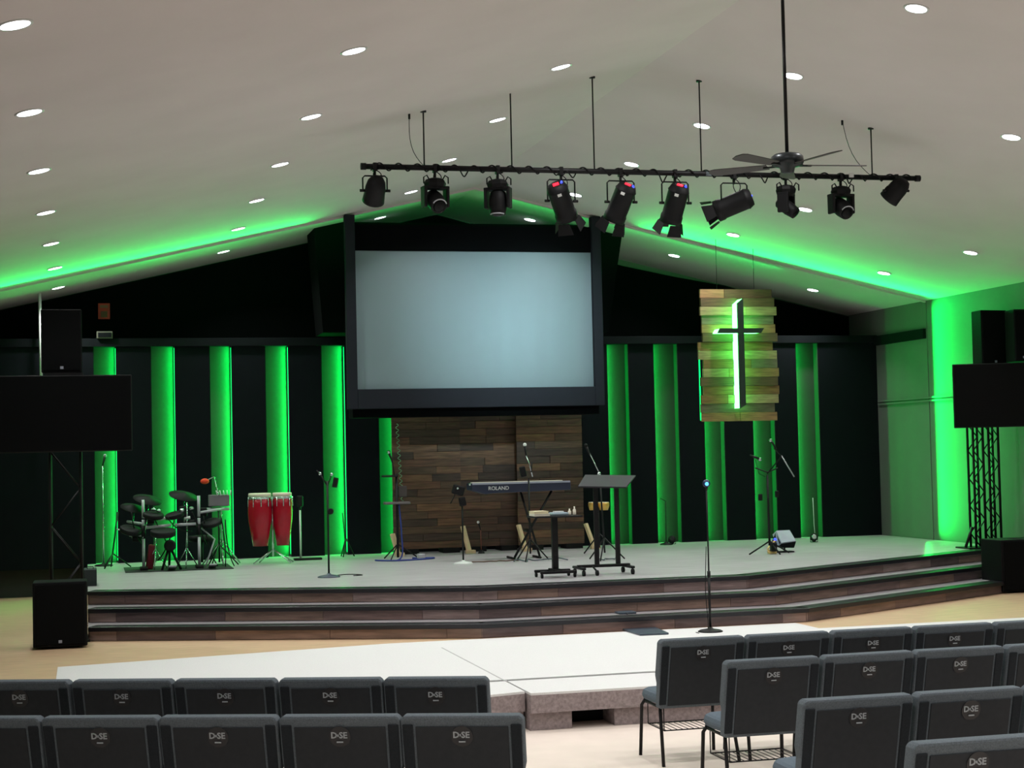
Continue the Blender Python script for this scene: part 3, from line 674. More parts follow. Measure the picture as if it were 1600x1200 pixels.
obj('side_arm', tube(B(), [(L0, Yk, zc1+.03), (S(200, 812, Yk).x, Yk+.3, zc1+.06)], .018, 8), m_grey, dk)
obj('side_arm', tube(B(), [(L0, Yk, zc1-.12), (S(204, 832, Yk).x, Yk+.3, zc1-.13)], .018, 8), m_grey, dk)
obj('side_arm', tube(B(), [(L1, Yk, zc1+.16), (S(352, 792, Yk).x, Yk+.2, zc1+.2)], .018, 8), m_grey, dk)
def pad_(nm, x, y, Y, r, h, tx=0, ty=.3):
    p = S(x, y, Y); d = Vector((tx, -ty, 1)).normalized(); return obj(nm, lathe(B(), [(r*.9, -h), (r, -h*.8), (r, 0), (r*.93, .008), (.01, .01)], p, d, 24), m_blkp, dk)
pad_('drum_pad', 240, 803, Yk-.1, .14, .05, .1, .25); pad_('drum_pad', 272, 803, Yk+.1, .13, .05, -.25, .2)
pad_('drum_pad', 255, 829, Yk-.35, .17, .07, 0, .2); pad_('drum_pad', 205, 826, Yk, .15, .06, .2, .3)
pad_('drum_pad', 330, 815, Yk, .14, .05, -.2, .3)
for x, y, Y, r, lx, ly in ((231, 779, Yk+.3, .2, 222, 840), (287, 773, Yk+.35, .2, 287, 815), (208, 792, Yk+.35, .17, 206, 840)):
    p = S(x, y, Y); q = S(lx, ly, Y); d = Vector((.2, -.35, 1)).normalized()
    cp = obj('cymbal_pad', lathe(B(), [(.02, .03), (.04, .02), (r, -.015), (r, -.025), (.03, .0)], p, d, 28), m_blkp, dk)
    obj('cymbal_arm', tube(B(), [(p.x, Y, p.z), (p.x, Y, (p.z+q.z)/2), (q.x, Y-.2, q.z)], .010, 8), m_chrome, dk)
for x, y in ((240, 796), (248, 798), (284, 797), (299, 794)): obj('wing_nut', ball(B(), S(x, y, Yk-.08), .03, 10, (1.2, 1, .8)), m_chrome, dk)
# kick pad and pedals
p = S(266, 886, Yk-.15); kz = S(266, 853, Yk-.15)
obj('kick_pad', lathe(B(), [(.075, 0), (.08, .02), (.08, .05), (.05, .06)], (p.x, Yk-.1, kz.z), (0, -1, .1), 20), m_blkp, dk)
bm = B(); tube(bm, [(p.x-.02, Yk-.08, kz.z-.05), (p.x-.11, Yk-.2, ZD+.01)], .018, 6); tube(bm, [(p.x+.02, Yk-.08, kz.z-.05), (p.x+.14, Yk-.2, ZD+.01)], .018, 6); tube(bm, [(p.x, Yk-.08, kz.z-.05), (p.x, Yk+.15, ZD+.02)], .016, 6)
obj('kick_tower', bm, m_blkp, dk)
bm = B(); box(bm, (p.x+.02, Yk-.28, ZD+.045), (.1, .3, .015), Matrix.Rotation(radians(-12), 3, 'X')); obj('pedal', bm, m_grey, dk)
bm = B(); box(bm, (S(330, 888, Yk).x, Yk-.25, ZD+.045), (.1, .3, .015), Matrix.Rotation(radians(-12), 3, 'X')); obj('pedal', bm, m_grey, dk)
p = S(232, 884, Yk); bm = B(); box(bm, (p.x+.04, Yk+.2, ZD+.17), (.1, .16, .33), Matrix.Rotation(.15, 3, 'Y')); obj('kick_pedal_guard', bm, mat('maroon_cloth', (120, 26, 44), .8), dk, .02)
# hi-hat / snare stand inside kit
for x, top, bot in ((292, 785, 882), (243, 840, 880)):
    p = S(x, bot, Yk+.1); q = S(x, top, Yk+.1)
    s_ = obj('inner_stand', tube(B(), [(p.x, Yk+.1, ZD+.1), (q.x, Yk+.1, q.z)], .011, 8), m_chrome, dk)
    for k in range(3): obj('stand_leg', tube(B(), [(p.x, Yk+.1, ZD+.28), (p.x+.17*cos(k*2.09+.4), Yk+.1+.17*sin(k*2.09+.4), ZD+.012)], .008, 6), m_chrome, dk)
# zigzag support right side of kit
obj('diagonal_strut', tube(B(), [(L1+.03, Yk, zc1-.05), (S(335, 842, Yk).x, Yk-.05, S(335, 842, Yk).z), (S(320, 880, Yk).x, Yk-.1, ZD+.02)], .012, 8), m_grey, dk)
for k, (x0_, y0_, x1_, y1_) in enumerate(((236, 800, 262, 850), (262, 808, 300, 830), (300, 800, 322, 850), (205, 800, 226, 855), (272, 812, 246, 876), (318, 806, 340, 884), (345, 806, 352, 886), (352, 812, 366, 884))):
    a = S(x0_, y0_, Yk-.05); b = S(x1_, y1_, Yk+.1); c_ = (a+b)/2+Vector((.05*(-1)**k, 0, -.12))
    obj('cable', tube(B(), [a*(1-q)**2+c_*2*q*(1-q)+b*q*q for q in [j/10 for j in range(11)]], .009, 6), m_blkp, dk)
for x_, y_, w_, h_ in ((286, 800, .1, .16), (318, 800, .1, .12), (300, 818, .12, .1), (236, 812, .1, .12), (214, 842, .12, .08)):
    bm = B(); box(bm, S(x_, y_, Yk+.12), (w_, .08, h_)); obj('clamp_block', bm, m_blkp, dk, .02)
bm = B(); lathe(bm, [(.17, 0), (.19, .03), (.18, .08), (.02, .09)], S(315, 846, Yk+.55), n=20); obj('throne_seat', bm, m_blkp, dk)
obj('throne_post', tube(B(), [S(315, 846, Yk+.55), (S(315, 846, Yk+.55).x, Yk+.55, ZD+.05)], .02, 8), m_blk, dk)
# sound module and its stand
Ym = -2.5; p = S(343, 882, Ym)
sm = thing('drum_module', 'grey sound module with plugged leads on a stand right of the drum rack', 'sound module', (p.x, Ym, ZD))
a = S(326, 797, Ym); b = S(358, 768, Ym)
bm = B(); box2(bm, (a.x, Ym-.05, a.z+.05), (b.x, Ym+.06, b.z-.04)); obj('case', bm, mat('module_grey', (112, 108, 114), .5), sm, .01)
obj('mount_bar', tube(B(), [(a.x-.04, Ym, a.z+.01), (b.x, Ym, a.z+.01)], .022, 8), m_grey, sm)
for k in range(5): obj('plug', tube(B(), [(a.x+.12+k*.045, Ym-.06, b.z-.05), (a.x+.1+k*.05, Ym-.07, b.z+.02)], .008, 6), m_white, sm)
obj('stand_post', tube(B(), [(p.x, Ym, ZD+.05), (p.x, Ym, a.z+.02)], .014, 8), m_blk, sm); tripod(sm, p.x, Ym, ZD, .26, .3)
Yo = -2.3; a = S(345, 800, Yo); b = S(330, 745, Yo)
og = thing('orange_microphone', 'boom stand holding a bright orange foam ball above the drum module', 'microphone', (S(347, 880, Yo).x, Yo, ZD))
xx = S(347, 880, Yo).x
obj('pole', tube(B(), [(xx, Yo, ZD+.05), (xx, Yo, S(347, 790, Yo).z), (b.x+.04, Yo, b.z)], .009, 8), m_chrome, og)
q = S(320, 752, Yo); bm = B(); ball(bm, q, .05, 14, (1.25, 1, .8)); obj('foam_ball', bm, m_orange, og)
obj('arm', tube(B(), [(b.x+.04, Yo, b.z), (q.x, Yo, q.z)], .008, 6), m_chrome, og); tripod(og, xx, Yo, ZD, .3, .35, m_chrome, .5)
# congas
Yc = -2.45; z0 = S(430, 855, Yc).z
cs_ = thing('conga_stand', 'chrome stand with spread legs holding the two red congas', 'stand', (S(427, 880, Yc).x, Yc, ZD))
xm = S(427, 880, Yc).x
obj('post', tube(B(), [(xm, Yc, ZD+.1), (xm, Yc, S(427, 785, Yc).z)], .014, 10), m_chrome, cs_)
for a in (.3, 2.2, 3.5, 5.6): obj('leg', tube(B(), [(xm, Yc, ZD+.2), (xm+.3*cos(a), Yc+.2*sin(a), ZD+.012)], .010, 8), m_chrome, cs_)
for xa_, xb_, lb, hoop in ((388, 425, 'left of the two red congas with pale skin', 0), (426, 457, 'right of the two red congas, slightly narrower', 1)):
    xc_ = (S(xa_, 820, Yc).x+S(xb_, 820, Yc).x)/2; r = (S(xb_, 820, Yc).x-S(xa_, 820, Yc).x)/2+.005
    zb_, zt_ = S(410, 853, Yc).z, S(410, 776, Yc).z; h = zt_-zb_
    c = thing('conga', lb, 'conga drum', (xc_, Yc, zb_), 'pair of red congas')
    obj('shell', lathe(B(), [(r*.62, 0), (r*.78, h*.25), (r*.95, h*.5), (r, h*.68), (r*.97, h*.85), (r*.9, h)], (xc_, Yc, zb_), n=28), m_red, c)
    obj('skin', lathe(B(), [(r*.93, h), (r*.94, h+.035), (r*.9, h+.05)], (xc_, Yc, zb_), n=28), m_skin, c)
    obj('rim', lathe(B(), [(r*.93, h-.035), (r*.97, h-.03), (r*.97, h-.01), (r*.93, h)], (xc_, Yc, zb_), n=28), m_chrome, c)
    for k in range(5):
        a = -pi/2+(k-2)*.65; obj('tuning_lug', tube(B(), [(xc_+r*1.0*cos(a), Yc+r*1.0*sin(a), zb_+h), (xc_+r*1.03*cos(a), Yc+r*1.03*sin(a), zb_+h*.8)], .007, 6), m_chrome, c)
# white-poled stand right of congas
Yw = -1.9; p = S(470, 870, Yw)
t = thing('microphone_stand', 'stand with a pale pole and dark top, right of the red congas', 'microphone stand', (p.x, Yw, ZD))
pole(t, (p.x, Yw, ZD+.03), (p.x, Yw, S(470, 796, Yw).z), .014, m_white); bm = B(); box(bm, (p.x, Yw, S(470, 783, Yw).z), (.09, .05, .16)); obj('head', bm, m_blk, t, .02)
pole(t, (p.x, Yw, S(470, 797, Yw).z), (p.x, Yw, S(470, 788, Yw).z), .016)
obj('base', box2(B(), (p.x-.1, Yw-.08, ZD), (p.x+.3, Yw+.06, ZD+.03)), m_blk, t, .01)
# tablet stand
Ya = -5.5; p = S(514, 900, Ya); zt_ = S(514, 745, Ya).z
t = thing('microphone_stand', 'black round-based stand with clip arms left of the plank backdrop', 'microphone stand', (p.x, Ya, ZD))
roundbase(t, p.x, Ya, ZD, .14, mat('slate_metal', (70, 80, 92), .4, metal=.3)); pole(t, (p.x, Ya, ZD+.04), (p.x, Ya, zt_-.05), .012)
for xx_, yy_ in ((500, 740), (518, 741)):
    q = S(xx_, yy_, Ya); obj('clip_arm', tube(B(), [(p.x, Ya, zt_-.12), (q.x, Ya, q.z)], .007, 6), m_blk, t); obj('clip', ball(B(), q, .022, 8), m_chrome, t)
q = S(524, 754, Ya); bm = B(); box(bm, (q.x, Ya, q.z), (.06, .03, .12), Matrix.Rotation(.2, 3, 'Y')); obj('tablet_holder', bm, m_blkp, t)
q = S(508, 752, Ya); obj('boom', tube(B(), [(p.x, Ya, zt_-.1), (S(495, 738, Ya).x, Ya, S(495, 735, Ya).z)], .008, 6), m_blk, t)
q = S(521, 799, Ya); obj('cable_coil', lathe(B(), [(.035, -.01), (.04, 0), (.035, .01)], (p.x+.03, Ya-.02, q.z), (0, 1, 0), 14), m_blkp, t)
cable('floor_cable', 'dark cable lying beside the round base of the left front stand', [(p.x+.05, Ya+.02, ZD+.01), (p.x+.25, Ya+.25, ZD+.01), (p.x+.42, Ya+.05, ZD+.01), (p.x+.3, Ya-.03, ZD+.01)], .006)
# thin leaning stand in front of the fifth recess
Yz = -1.6; p = S(541, 868, Yz); q = S(535, 801, Yz)
t = thing('microphone_stand', 'low black folded stand before the fifth lit recess from the left', 'microphone stand', (p.x, Yz, ZD))
pole(t, (p.x, Yz, ZD+.12), (q.x, Yz, q.z), .008); tripod(t, p.x, Yz, ZD, .12, .28)
# arm stand at left edge of backdrop
Yb = -2.6; p = S(622, 876, Yb); zt_ = S(622, 740, Yb).z
t = thing('equipment_stand', 'dark stand with two tray arms at the left edge of the plank backdrop', 'equipment stand', (p.x, Yb, ZD))
pole(t, (p.x, Yb, ZD+.03), (p.x, Yb, zt_), .018); tripod(t, p.x, Yb, ZD, .3, .22)
q = S(598, 743, Yb); bm = B(); box(bm, ((q.x+p.x)/2, Yb, S(610, 744, Yb).z), (p.x-q.x+.03, .1, .03)); obj('upper_tray', bm, m_blk, t, .008)
q = S(600, 786, Yb); r_ = S(640, 783, Yb); bm = B(); box(bm, ((q.x+r_.x)/2, Yb, S(620, 786, Yb).z), (r_.x-q.x, .16, .035)); obj('lower_tray', bm, mat('grey_tray', (96, 92, 92), .5), t, .01)
q = S(608, 708, Yb); obj('boom', tube(B(), [(p.x-.03, Yb, zt_-.02), (S(613, 722, Yb).x, Yb, S(613, 722, Yb).z)], .008, 6), m_blk, t); mic(t, (S(613, 722, Yb).x, Yb, S(613, 722, Yb).z), (-.35, 0, 1))
q = S(630, 772, Yb); bm = B(); box(bm, (q.x, Yb+.05, S(634, 768, Yb).z), (.12, .06, .16)); obj('amp_box', bm, mat('dark_taupe', (62, 56, 54), .6), t, .01)
cable('blue_cable', 'bundle of blue cable at the foot of the tray stand', [(p.x+.02, Yb-.03, S(0, 0, Yb).z*0+1.25), (p.x+.05, Yb-.04, .8), (p.x+.02, Yb-.06, ZD+.012), (p.x-.35, Yb-.15, ZD+.012), (p.x-.1, Yb-.4, ZD+.012), (p.x+.3, Yb-.3, ZD+.012), (p.x+.5, Yb-.1, ZD+.012), (p.x+.2, Yb-.02, ZD+.014)], .012, m_blue)
q = S(658, 872, Yb-.2); bm = B(); box(bm, (q.x, Yb-.2, ZD+.05), (.11, .1, .07)); single('pedal_box', bm, m_grey, 'small pale pedal box on the stage left of the round-based stand', 'pedal', bevel=.015)
# curly cable on the panel edge
pts = []
for i in range(160):
    z = at(626, 662, Y=-1.50).z-(i/159)*1.15; x = at(623, 660, Y=-1.62).x+.02*sin(i*.6)+.06*(i/159); pts.append((x, -1.46+.02*cos(i*.6), z))
single('curly_cable', tube(B(), pts, .006, 5), mat('green_grey_cable', (120, 170, 130), .4), 'curly cable hanging down the left edge of the plank backdrop', 'cable')
# stand left of keyboard with light round base
Ye = -4.0; p = S(724, 880, Ye); zt_ = S(721, 778, Ye).z
t = thing('microphone_stand', 'stand with pale round base and black clamp head left of the keyboard', 'microphone stand', (p.x, Ye, ZD))
roundbase(t, p.x, Ye, ZD, .13, m_white); pole(t, (p.x, Ye, ZD+.04), (p.x, Ye, zt_), .012)
q = S(716, 766, Ye); bm = B(); box(bm, (q.x, Ye, q.z), (.16, .08, .13), Matrix.Rotation(.3, 3, 'Y')); obj('clamp_head', bm, m_blkp, t, .02)
q = S(704, 787, Ye); obj('boom', tube(B(), [(S(712, 770, Ye).x, Ye, S(712, 770, Ye).z), (q.x, Ye, q.z)], .008, 6), m_blk, t)
bm = B(); box(bm, (p.x+.0, Ye-.02, zt_-.05), (.09, .06, .12), Matrix.Rotation(-.2, 3, 'Y')); obj('phone_holder', bm, m_blkp, t, .015)
for xx_, yy_ in ((734, 757), (715, 763)): obj('knob', ball(B(), S(xx_, yy_, Ye-.04), .018, 8), m_chrome, t)
# keyboard on stand
Yk2 = -3.6; a = S(737, 764, Yk2); b = S(892, 761, Yk2); zt_ = S(800, 754, Yk2).z; zb_ = S(800, 769, Yk2).z
xm = (a.x+b.x)/2
kb_ = thing('keyboard', 'long dark keyboard piano seen from behind, on a cross-legged stand', 'keyboard', (xm, Yk2, zb_))
bm = B(); prism(bm, [(a.x, Yk2, zb_+.04), (a.x, Yk2, zt_), (b.x, Yk2, zt_), (b.x, Yk2, zb_+.01), (a.x+.3, Yk2, zb_-.01), (a.x+.2, Yk2, zb_-.02)], (0, .32, 0)); obj('case', bm, m_navy, kb_, .008)
obj('top_edge', box2(B(), (a.x+.01, Yk2-.004, zt_-.018), (b.x-.01, Yk2+.03, zt_+.006)), m_teal, kb_)
obj('keys', box2(B(), (a.x+.06, Yk2+.2, zt_-.0), (b.x-.06, Yk2+.325, zt_+.012)), m_paper, kb_)
tc = bpy.data.curves.new('logo', 'FONT'); tc.body = 'ROLAND'; tc.size = .072; tc.extrude = .002; tc.align_x = 'CENTER'; tc.align_y = 'CENTER'
to = bpy.data.objects.new('logo_tmp', tc); COL.objects.link(to); bpy.context.view_layer.update()
me = bpy.data.meshes.new_from_object(to); bpy.data.objects.remove(to); me.materials.append(m_white)
lo_ = bpy.data.objects.new('lettering', me); COL.objects.link(lo_); lo_.parent = kb_
q = S(779, 763, Yk2); lo_.location = Vector((q.x, Yk2-.006, q.z))-wl(kb_); lo_.rotation_euler = (pi/2, 0, 0)
ks = thing('keyboard_stand', 'black cross-legged stand under the keyboard piano', 'stand', (xm, Yk2+.16, ZD))
for k, y in ((0, Yk2+.08), (1, Yk2+.24)):
    la, lb2 = S(804, 875, y), S(862, 772, y); ra, rb = S(845, 877, y), S(815, 772, y)
    obj('leg', tube(B(), [(la.x, y, ZD+.02), (lb2.x, y, zb_)], .015, 8), m_blk, ks); obj('leg', tube(B(), [(ra.x, y+.05, ZD+.02), (rb.x, y+.05, zb_)], .015, 8), m_blk, ks)
obj('foot', tube(B(), [(S(804, 875, Yk2).x, Yk2, ZD+.017), (S(804, 875, Yk2).x, Yk2+.4, ZD+.017)], .016, 8), m_blk, ks)
obj('foot', tube(B(), [(S(845, 877, Yk2).x, Yk2, ZD+.017), (S(845, 877, Yk2).x, Yk2+.4, ZD+.017)], .016, 8), m_blk, ks)
obj('pivot', tube(B(), [(S(830, 830, Yk2).x, Yk2+.05, S(830, 830, Yk2).z), (S(830, 830, Yk2).x, Yk2+.33, S(830, 830, Yk2).z)], .025, 10), m_blk, ks)
# vocal mic over keyboard
Yv = -4.0; p = S(829, 876, Yv)
t = thing('microphone_stand', 'boom stand with a white-headed microphone rising above the keyboard', 'microphone stand', (p.x, Yv, ZD))
pole(t, (p.x, Yv, ZD+.1), (S(826, 748, Yv).x, Yv, S(826, 748, Yv).z), .013); tripod(t, p.x, Yv, ZD, .26, .3)
q = S(824, 722, Yv); obj('boom', tube(B(), [(S(832, 745, Yv).x, Yv, S(832, 745, Yv).z), (S(828, 728, Yv).x, Yv, S(828, 728, Yv).z), (S(822, 712, Yv).x, Yv, S(822, 712, Yv).z)], .009, 8), m_chrome, t)
mic(t, S(822, 712, Yv), (-.1, 0, 1), m_white); obj('counterweight', tube(B(), [S(830, 738, Yv), S(831, 722, Yv)], .01, 8), m_blk, t)
bm = B(); box(bm, S(817, 737, Yv), (.08, .06, .14), Matrix.Rotation(-.2, 3, 'Y')); obj('holder', bm, m_blkp, t, .015)
pts = [(S(800+8*k, 874, Yv).x, Yv-.1+.13*sin(k*2.3), ZD+.014+.015*(k % 2)) for k in range(11)]
cable('cable_heap', 'heap of dark cable on the stage under the keyboard', pts, .009, mat('cable_grey', (80, 92, 98), .5))
pts = [(S(740+9*k, 880, Yv).x, Yv+.1+.04*sin(k*2.9), ZD+.012) for k in range(9)]
cable('brown_cable', 'brown cable trailing from the pale round base towards the keyboard stand', pts, .009, mat('cable_brown', (90, 66, 52), .6))
Yq = -1.9; p = S(752, 858, Yq); t = thing('microphone_stand', 'tiny low stand with a white tip before the middle backdrop panel', 'microphone stand', (p.x, Yq, ZD))
pole(t, (p.x, Yq, ZD+.01), (S(751, 825, Yq).x, Yq, S(751, 825, Yq).z), .006, mat('rust_pole', (120, 60, 44), .5)); mic(t, S(751, 828, Yq), (-.3, 0, 1), m_white, .8); roundbase(t, p.x, Yq, ZD, .05)
# small side table on H base
Yt = -6.95; p = S(868, 903, Yt); tt = S(868, 806, Yt)
t = thing('side_table', 'small black single-column table with caster base near the stage front', 'table', (p.x, Yt, ZD))
a = S(829, 806, Yt); b = S(903, 803, Yt)
bm = B(); box2(bm, (a.x, Yt-.2, tt.z-.015), (b.x, Yt+.2, tt.z+.005)); obj('table_top', bm, m_blk, t, .006)
obj('column', box2(B(), (p.x-.035, Yt-.03, ZD+.1), (p.x+.035, Yt+.03, tt.z-.015)), m_blk, t, .005)
for k in (-1, 1): obj('base_bar', box2(B(), (p.x-.22, Yt+k*.13-.025, ZD+.05), (p.x+.22, Yt+k*.13+.025, ZD+.085)), m_blk, t, .01)
obj('base_bridge', box2(B(), (p.x-.05, Yt-.13, ZD+.06), (p.x+.05, Yt+.13, ZD+.1)), m_blk, t)
for k in (-1, 1):
    for j in (-1, 1): obj('caster', tube(B(), [(p.x+k*.2-.012, Yt+j*.13, ZD+.027), (p.x+k*.2+.012, Yt+j*.13, ZD+.027)], .027, 12), m_blkp, t)
zz = tt.z+.005
for i, (wd, mm, lb) in enumerate(((.19, m_paper, 'lower white book lying at the left of the small side table'), (.17, mat('cream_paper', (226, 214, 178), .7), 'upper cream book on the white book on the side table'))):
    bm = B(); box2(bm, (a.x+.01, Yt-.14, zz+i*.029), (a.x+.01+wd, Yt+.1, zz+i*.029+.026)); t2 = thing('book', lb, 'book', (a.x+.1, Yt, zz+i*.029), 'books on the side table'); obj('pages', bm, mm, t2, .002)
    obj('cover', box2(B(), (a.x+.008, Yt-.143, zz+i*.029+.026), (a.x+.012+wd, Yt+.103, zz+i*.029+.029)), mm, t2)
x_ = a.x+.24
bm = B(); box2(bm, (x_, Yt-.1, zz), (x_+.2, Yt+.08, zz+.035)); t2 = thing('tissue_pack', 'pale blue pack lying in the middle of the small side table', 'pack', (x_+.1, Yt, zz)); obj('pack', bm, mat('pale_blue', (150, 170, 180), .6), t2, .012)
obj('flap', box2(B(), (x_+.04, Yt-.03, zz+.035), (x_+.16, Yt+.03, zz+.05)), m_white, t2, .004)
for k, (dx, hh_) in enumerate(((.27, .075), (.33, .10))):
    t2 = single('small_bottle', lathe(B(), [(.018, 0), (.02, .01), (.02, hh_*.6), (.008, hh_*.75), (.008, hh_), (.001, hh_)], (x_+dx-.04, Yt-.03, zz), n=12), m_paper, ('shorter' if k == 0 else 'taller')+' pale little bottle at the right of the small side table', 'bottle')
# lectern with two posts
Yl = -6.8; t = thing('lectern', 'black two-post lectern with a tilted tray on a caster base near the stage front', 'lectern', (S(952, 890, Yl).x, Yl, ZD))
bx_ = [S(903, 762, Yl-.2), S(978, 763, Yl-.2), S(993, 745, Yl+.15), S(914, 744, Yl+.15)]
bm = B(); prism(bm, bx_, (0, -.01, .018)); obj('tray', bm, mat('tray_grey', (46, 43, 50), .5, spec=.3), t)
for xx_ in (933, 966): q = S(xx_, 885, Yl); obj('post', box2(B(), (q.x-.027, Yl-.02, ZD+.1), (q.x+.027, Yl+.02, S(xx_, 752, Yl).z)), m_blk, t, .005)
a = S(902, 886, Yl); b = S(984, 886, Yl); obj('base_bar', box2(B(), (a.x, Yl-.03, ZD+.085), (b.x, Yl+.03, ZD+.12)), m_blk, t, .008)
for k, q in enumerate((a.x+.02, b.x-.03)): obj('base_foot', box2(B(), (q-.025, Yl-.22, ZD+.07), (q+.025, Yl+.2, ZD+.1)), m_blk, t, .008)
for q in (a.x+.02, b.x-.03):
    for j in (-.2, .17): obj('caster', tube(tube(B(), [(q-.015, Yl+j, ZD+.033), (q+.015, Yl+j, ZD+.033)], .033, 12), [(q, Yl+j, ZD+.05), (q, Yl+j, ZD+.08)], .01, 6), m_blkp, t)
q = S(933, 893, Yl-.2); obj('caster', tube(tube(B(), [(q.x-.015, Yl-.2, ZD+.033), (q.x+.015, Yl-.2, ZD+.033)], .033, 12), [(q.x, Yl-.2, ZD+.05), (q.x, Yl-.02, ZD+.1)], .012, 6), m_blkp, t)
# bongos behind the lectern
Yg = -3.2; g0 = S(932, 797, Yg)
t = thing('bongo_drums', 'small gold bongo pair on a black stand behind the lectern', 'bongo drums', (g0.x, Yg, ZD))
obj('post', tube(B(), [(g0.x+.03, Yg, ZD+.1), (g0.x+.03, Yg, S(940, 786, Yg).z)], .014, 8), m_blk, t); tripod(t, g0.x+.03, Yg, ZD, .3, .3)
for xx_, r in ((927, .07), (943, .085)):
    q = S(xx_, 797, Yg); h = S(xx_, 786, Yg).z-q.z; obj('shell', lathe(B(), [(r*.75, 0), (r, h*.6), (r, h), (r*.9, h+.01)], q, n=20), m_gold, t); obj('skin', lathe(B(), [(r*.93, h+.008), (r*.9, h+.014)], q, n=20), m_skin, t)
# boom mic over lectern
Yn = -4.4; p = S(945, 866, Yn); t = thing('microphone_stand', 'boom stand with long arm rising left behind the lectern tray', 'microphone stand', (p.x, Yn, ZD))
pole(t, (p.x, Yn, ZD+.1), (S(937, 742, Yn).x, Yn, S(937, 742, Yn).z), .012); tripod(t, p.x, Yn, ZD, .28, .3)
obj('boom', tube(B(), [S(941, 748, Yn), S(921, 708, Yn)], .008, 8), m_chrome, t); mic(t, S(922, 712, Yn), (-.4, 0, 1), m_blkp); obj('joint', ball(B(), S(936, 740, Yn), .028, 10), m_chrome, t)
pts = [(S(930+5*k, 862, Yn).x, Yn+.1*sin(k*2.1), ZD+.012+.01*(k % 2)) for k in range(8)]
cable('lectern_cable', 'loops of dark cable on the stage behind the lectern posts', pts, .008, mat('cable_grey', (80, 92, 98)))
# centre floor mic stand in front of the stage
Yx = -9.42; p = S(1110, 988, Yx); q = S(1105, 760, Yx)
t = thing('microphone_stand', 'tall thin black floor stand with blue-glowing microphone before the stage steps', 'microphone stand', (p.x, Yx, .006))
roundbase(t, p.x, Yx, .006, .13); pole(t, (p.x, Yx, .04), (p.x, Yx, .6), .014); pole(t, (p.x, Yx, .6), (p.x, Yx, q.z), .009); obj('collar', tube(B(), [(p.x, Yx, .58), (p.x, Yx, .64)], .018, 10), m_blk, t)
z_ = S(1105, 756, Yx).z; mh = obj('microphone', lathe(B(), [(.012, -.05), (.018, .0)], (p.x, Yx, z_-.02), n=10), m_blk, t)
obj('mic_ball', ball(B(), (p.x, Yx, z_+.005), .042, 14), mat('blue_black', (14, 26, 70), .3), mh); obj('blue_lamp', lathe(B(), [(.02, 0), (.012, .008)], (p.x-.01, Yx-.038, z_), (-.25, -1, 0), 12), m_cyanled, mh, label='glowing blue ring')
cable('floor_cable', 'thin dark cable running down beside the centre floor stand', [(p.x-.03, Yx-.02, .9), (p.x-.05, Yx-.02, .45), (p.x-.04, Yx-.03, .02), (p.x-.2, Yx-.1, .02)], .004)
# floor pads
a, b = S(968, 988, -9.2), S(1034, 993, -9.2)
t = thing('floor_plate', 'dark flat floor plate on the pale carpet at the foot of the steps', 'floor plate', ((at(975, 987, z=0).x+at(1040, 992, z=0).x)/2, -9.2, .006))
pp = [at(967, 983, z=.01), at(1000, 993, z=.01), at(1045, 991, z=.01), at(1022, 981, z=.01)]
bm = B(); prism(bm, [(v.x, v.y, .007) for v in pp], (0, 0, .02)); obj('plate', bm, mat('slate_plate', (62, 74, 86), .4), t, .004)
bm = B(); tube(bm, [(pp[3].x-.2, pp[3].y+.1, .03), (pp[3].x-.25, -8.72, .1), (pp[3].x-.26, -8.7, .17)], .006, 6); obj('lead', bm, m_blk, t)
q = at(989, 961, z=.155); bm = B(); box(bm, (q.x, -8.55, .162), (.2, .16, .022)); single('step_box', bm, mat('slate_plate', (62, 74, 86)), 'small flat dark box on the lowest tread above the floor plate', 'box', bevel=.006)
# right boom stand
Yr = -4.5; p = S(1203, 868, Yr); t = thing('microphone_stand', 'black tripod stand with two booms and microphones at the right of the stage', 'microphone stand', (p.x, Yr, ZD))
top = S(1199, 742, Yr); pole(t, (p.x, Yr, ZD+.12), (top.x, Yr, top.z), .017)
for a, l in ((3.3, .33), (.1, .3), (4.9, .25)): obj('leg', tube(B(), [(p.x, Yr, ZD+.18), (p.x+l*cos(a), Yr+l*sin(a), ZD+.012)], .011, 6), m_blk, t)
obj('boom', tube(B(), [S(1221, 712, Yr), S(1241, 745, Yr)], .009, 6), m_grey, t); obj('boom', tube(B(), [S(1199, 740, Yr), S(1221, 713, Yr), S(1209, 700, Yr)], .009, 6), m_blk, t)
obj('arm', tube(B(), [S(1180, 731, Yr), S(1199, 738, Yr), S(1215, 731, Yr)], .010, 6), m_blk, t)
mic(t, S(1213, 702, Yr), (-.5, 0, .8)); mic(t, S(1172, 711, Yr), (1, -.2, -.45))
obj('cable_drop', tube(B(), [S(1180, 718, Yr), S(1186, 740, Yr), S(1196, 745, Yr)], .005, 5), m_blkp, t)
for xx_, yy_ in ((1188, 777), (1214, 772)): q = S(xx_, yy_, Yr); obj('phone_clip', box(B(), q, (.06, .03, .09)), m_blkp, t, .01)
obj('power_brick', box2(B(), (p.x-.0, Yr-.08, ZD+.04), (p.x+.08, Yr, ZD+.16)), m_blkp, t, .01)
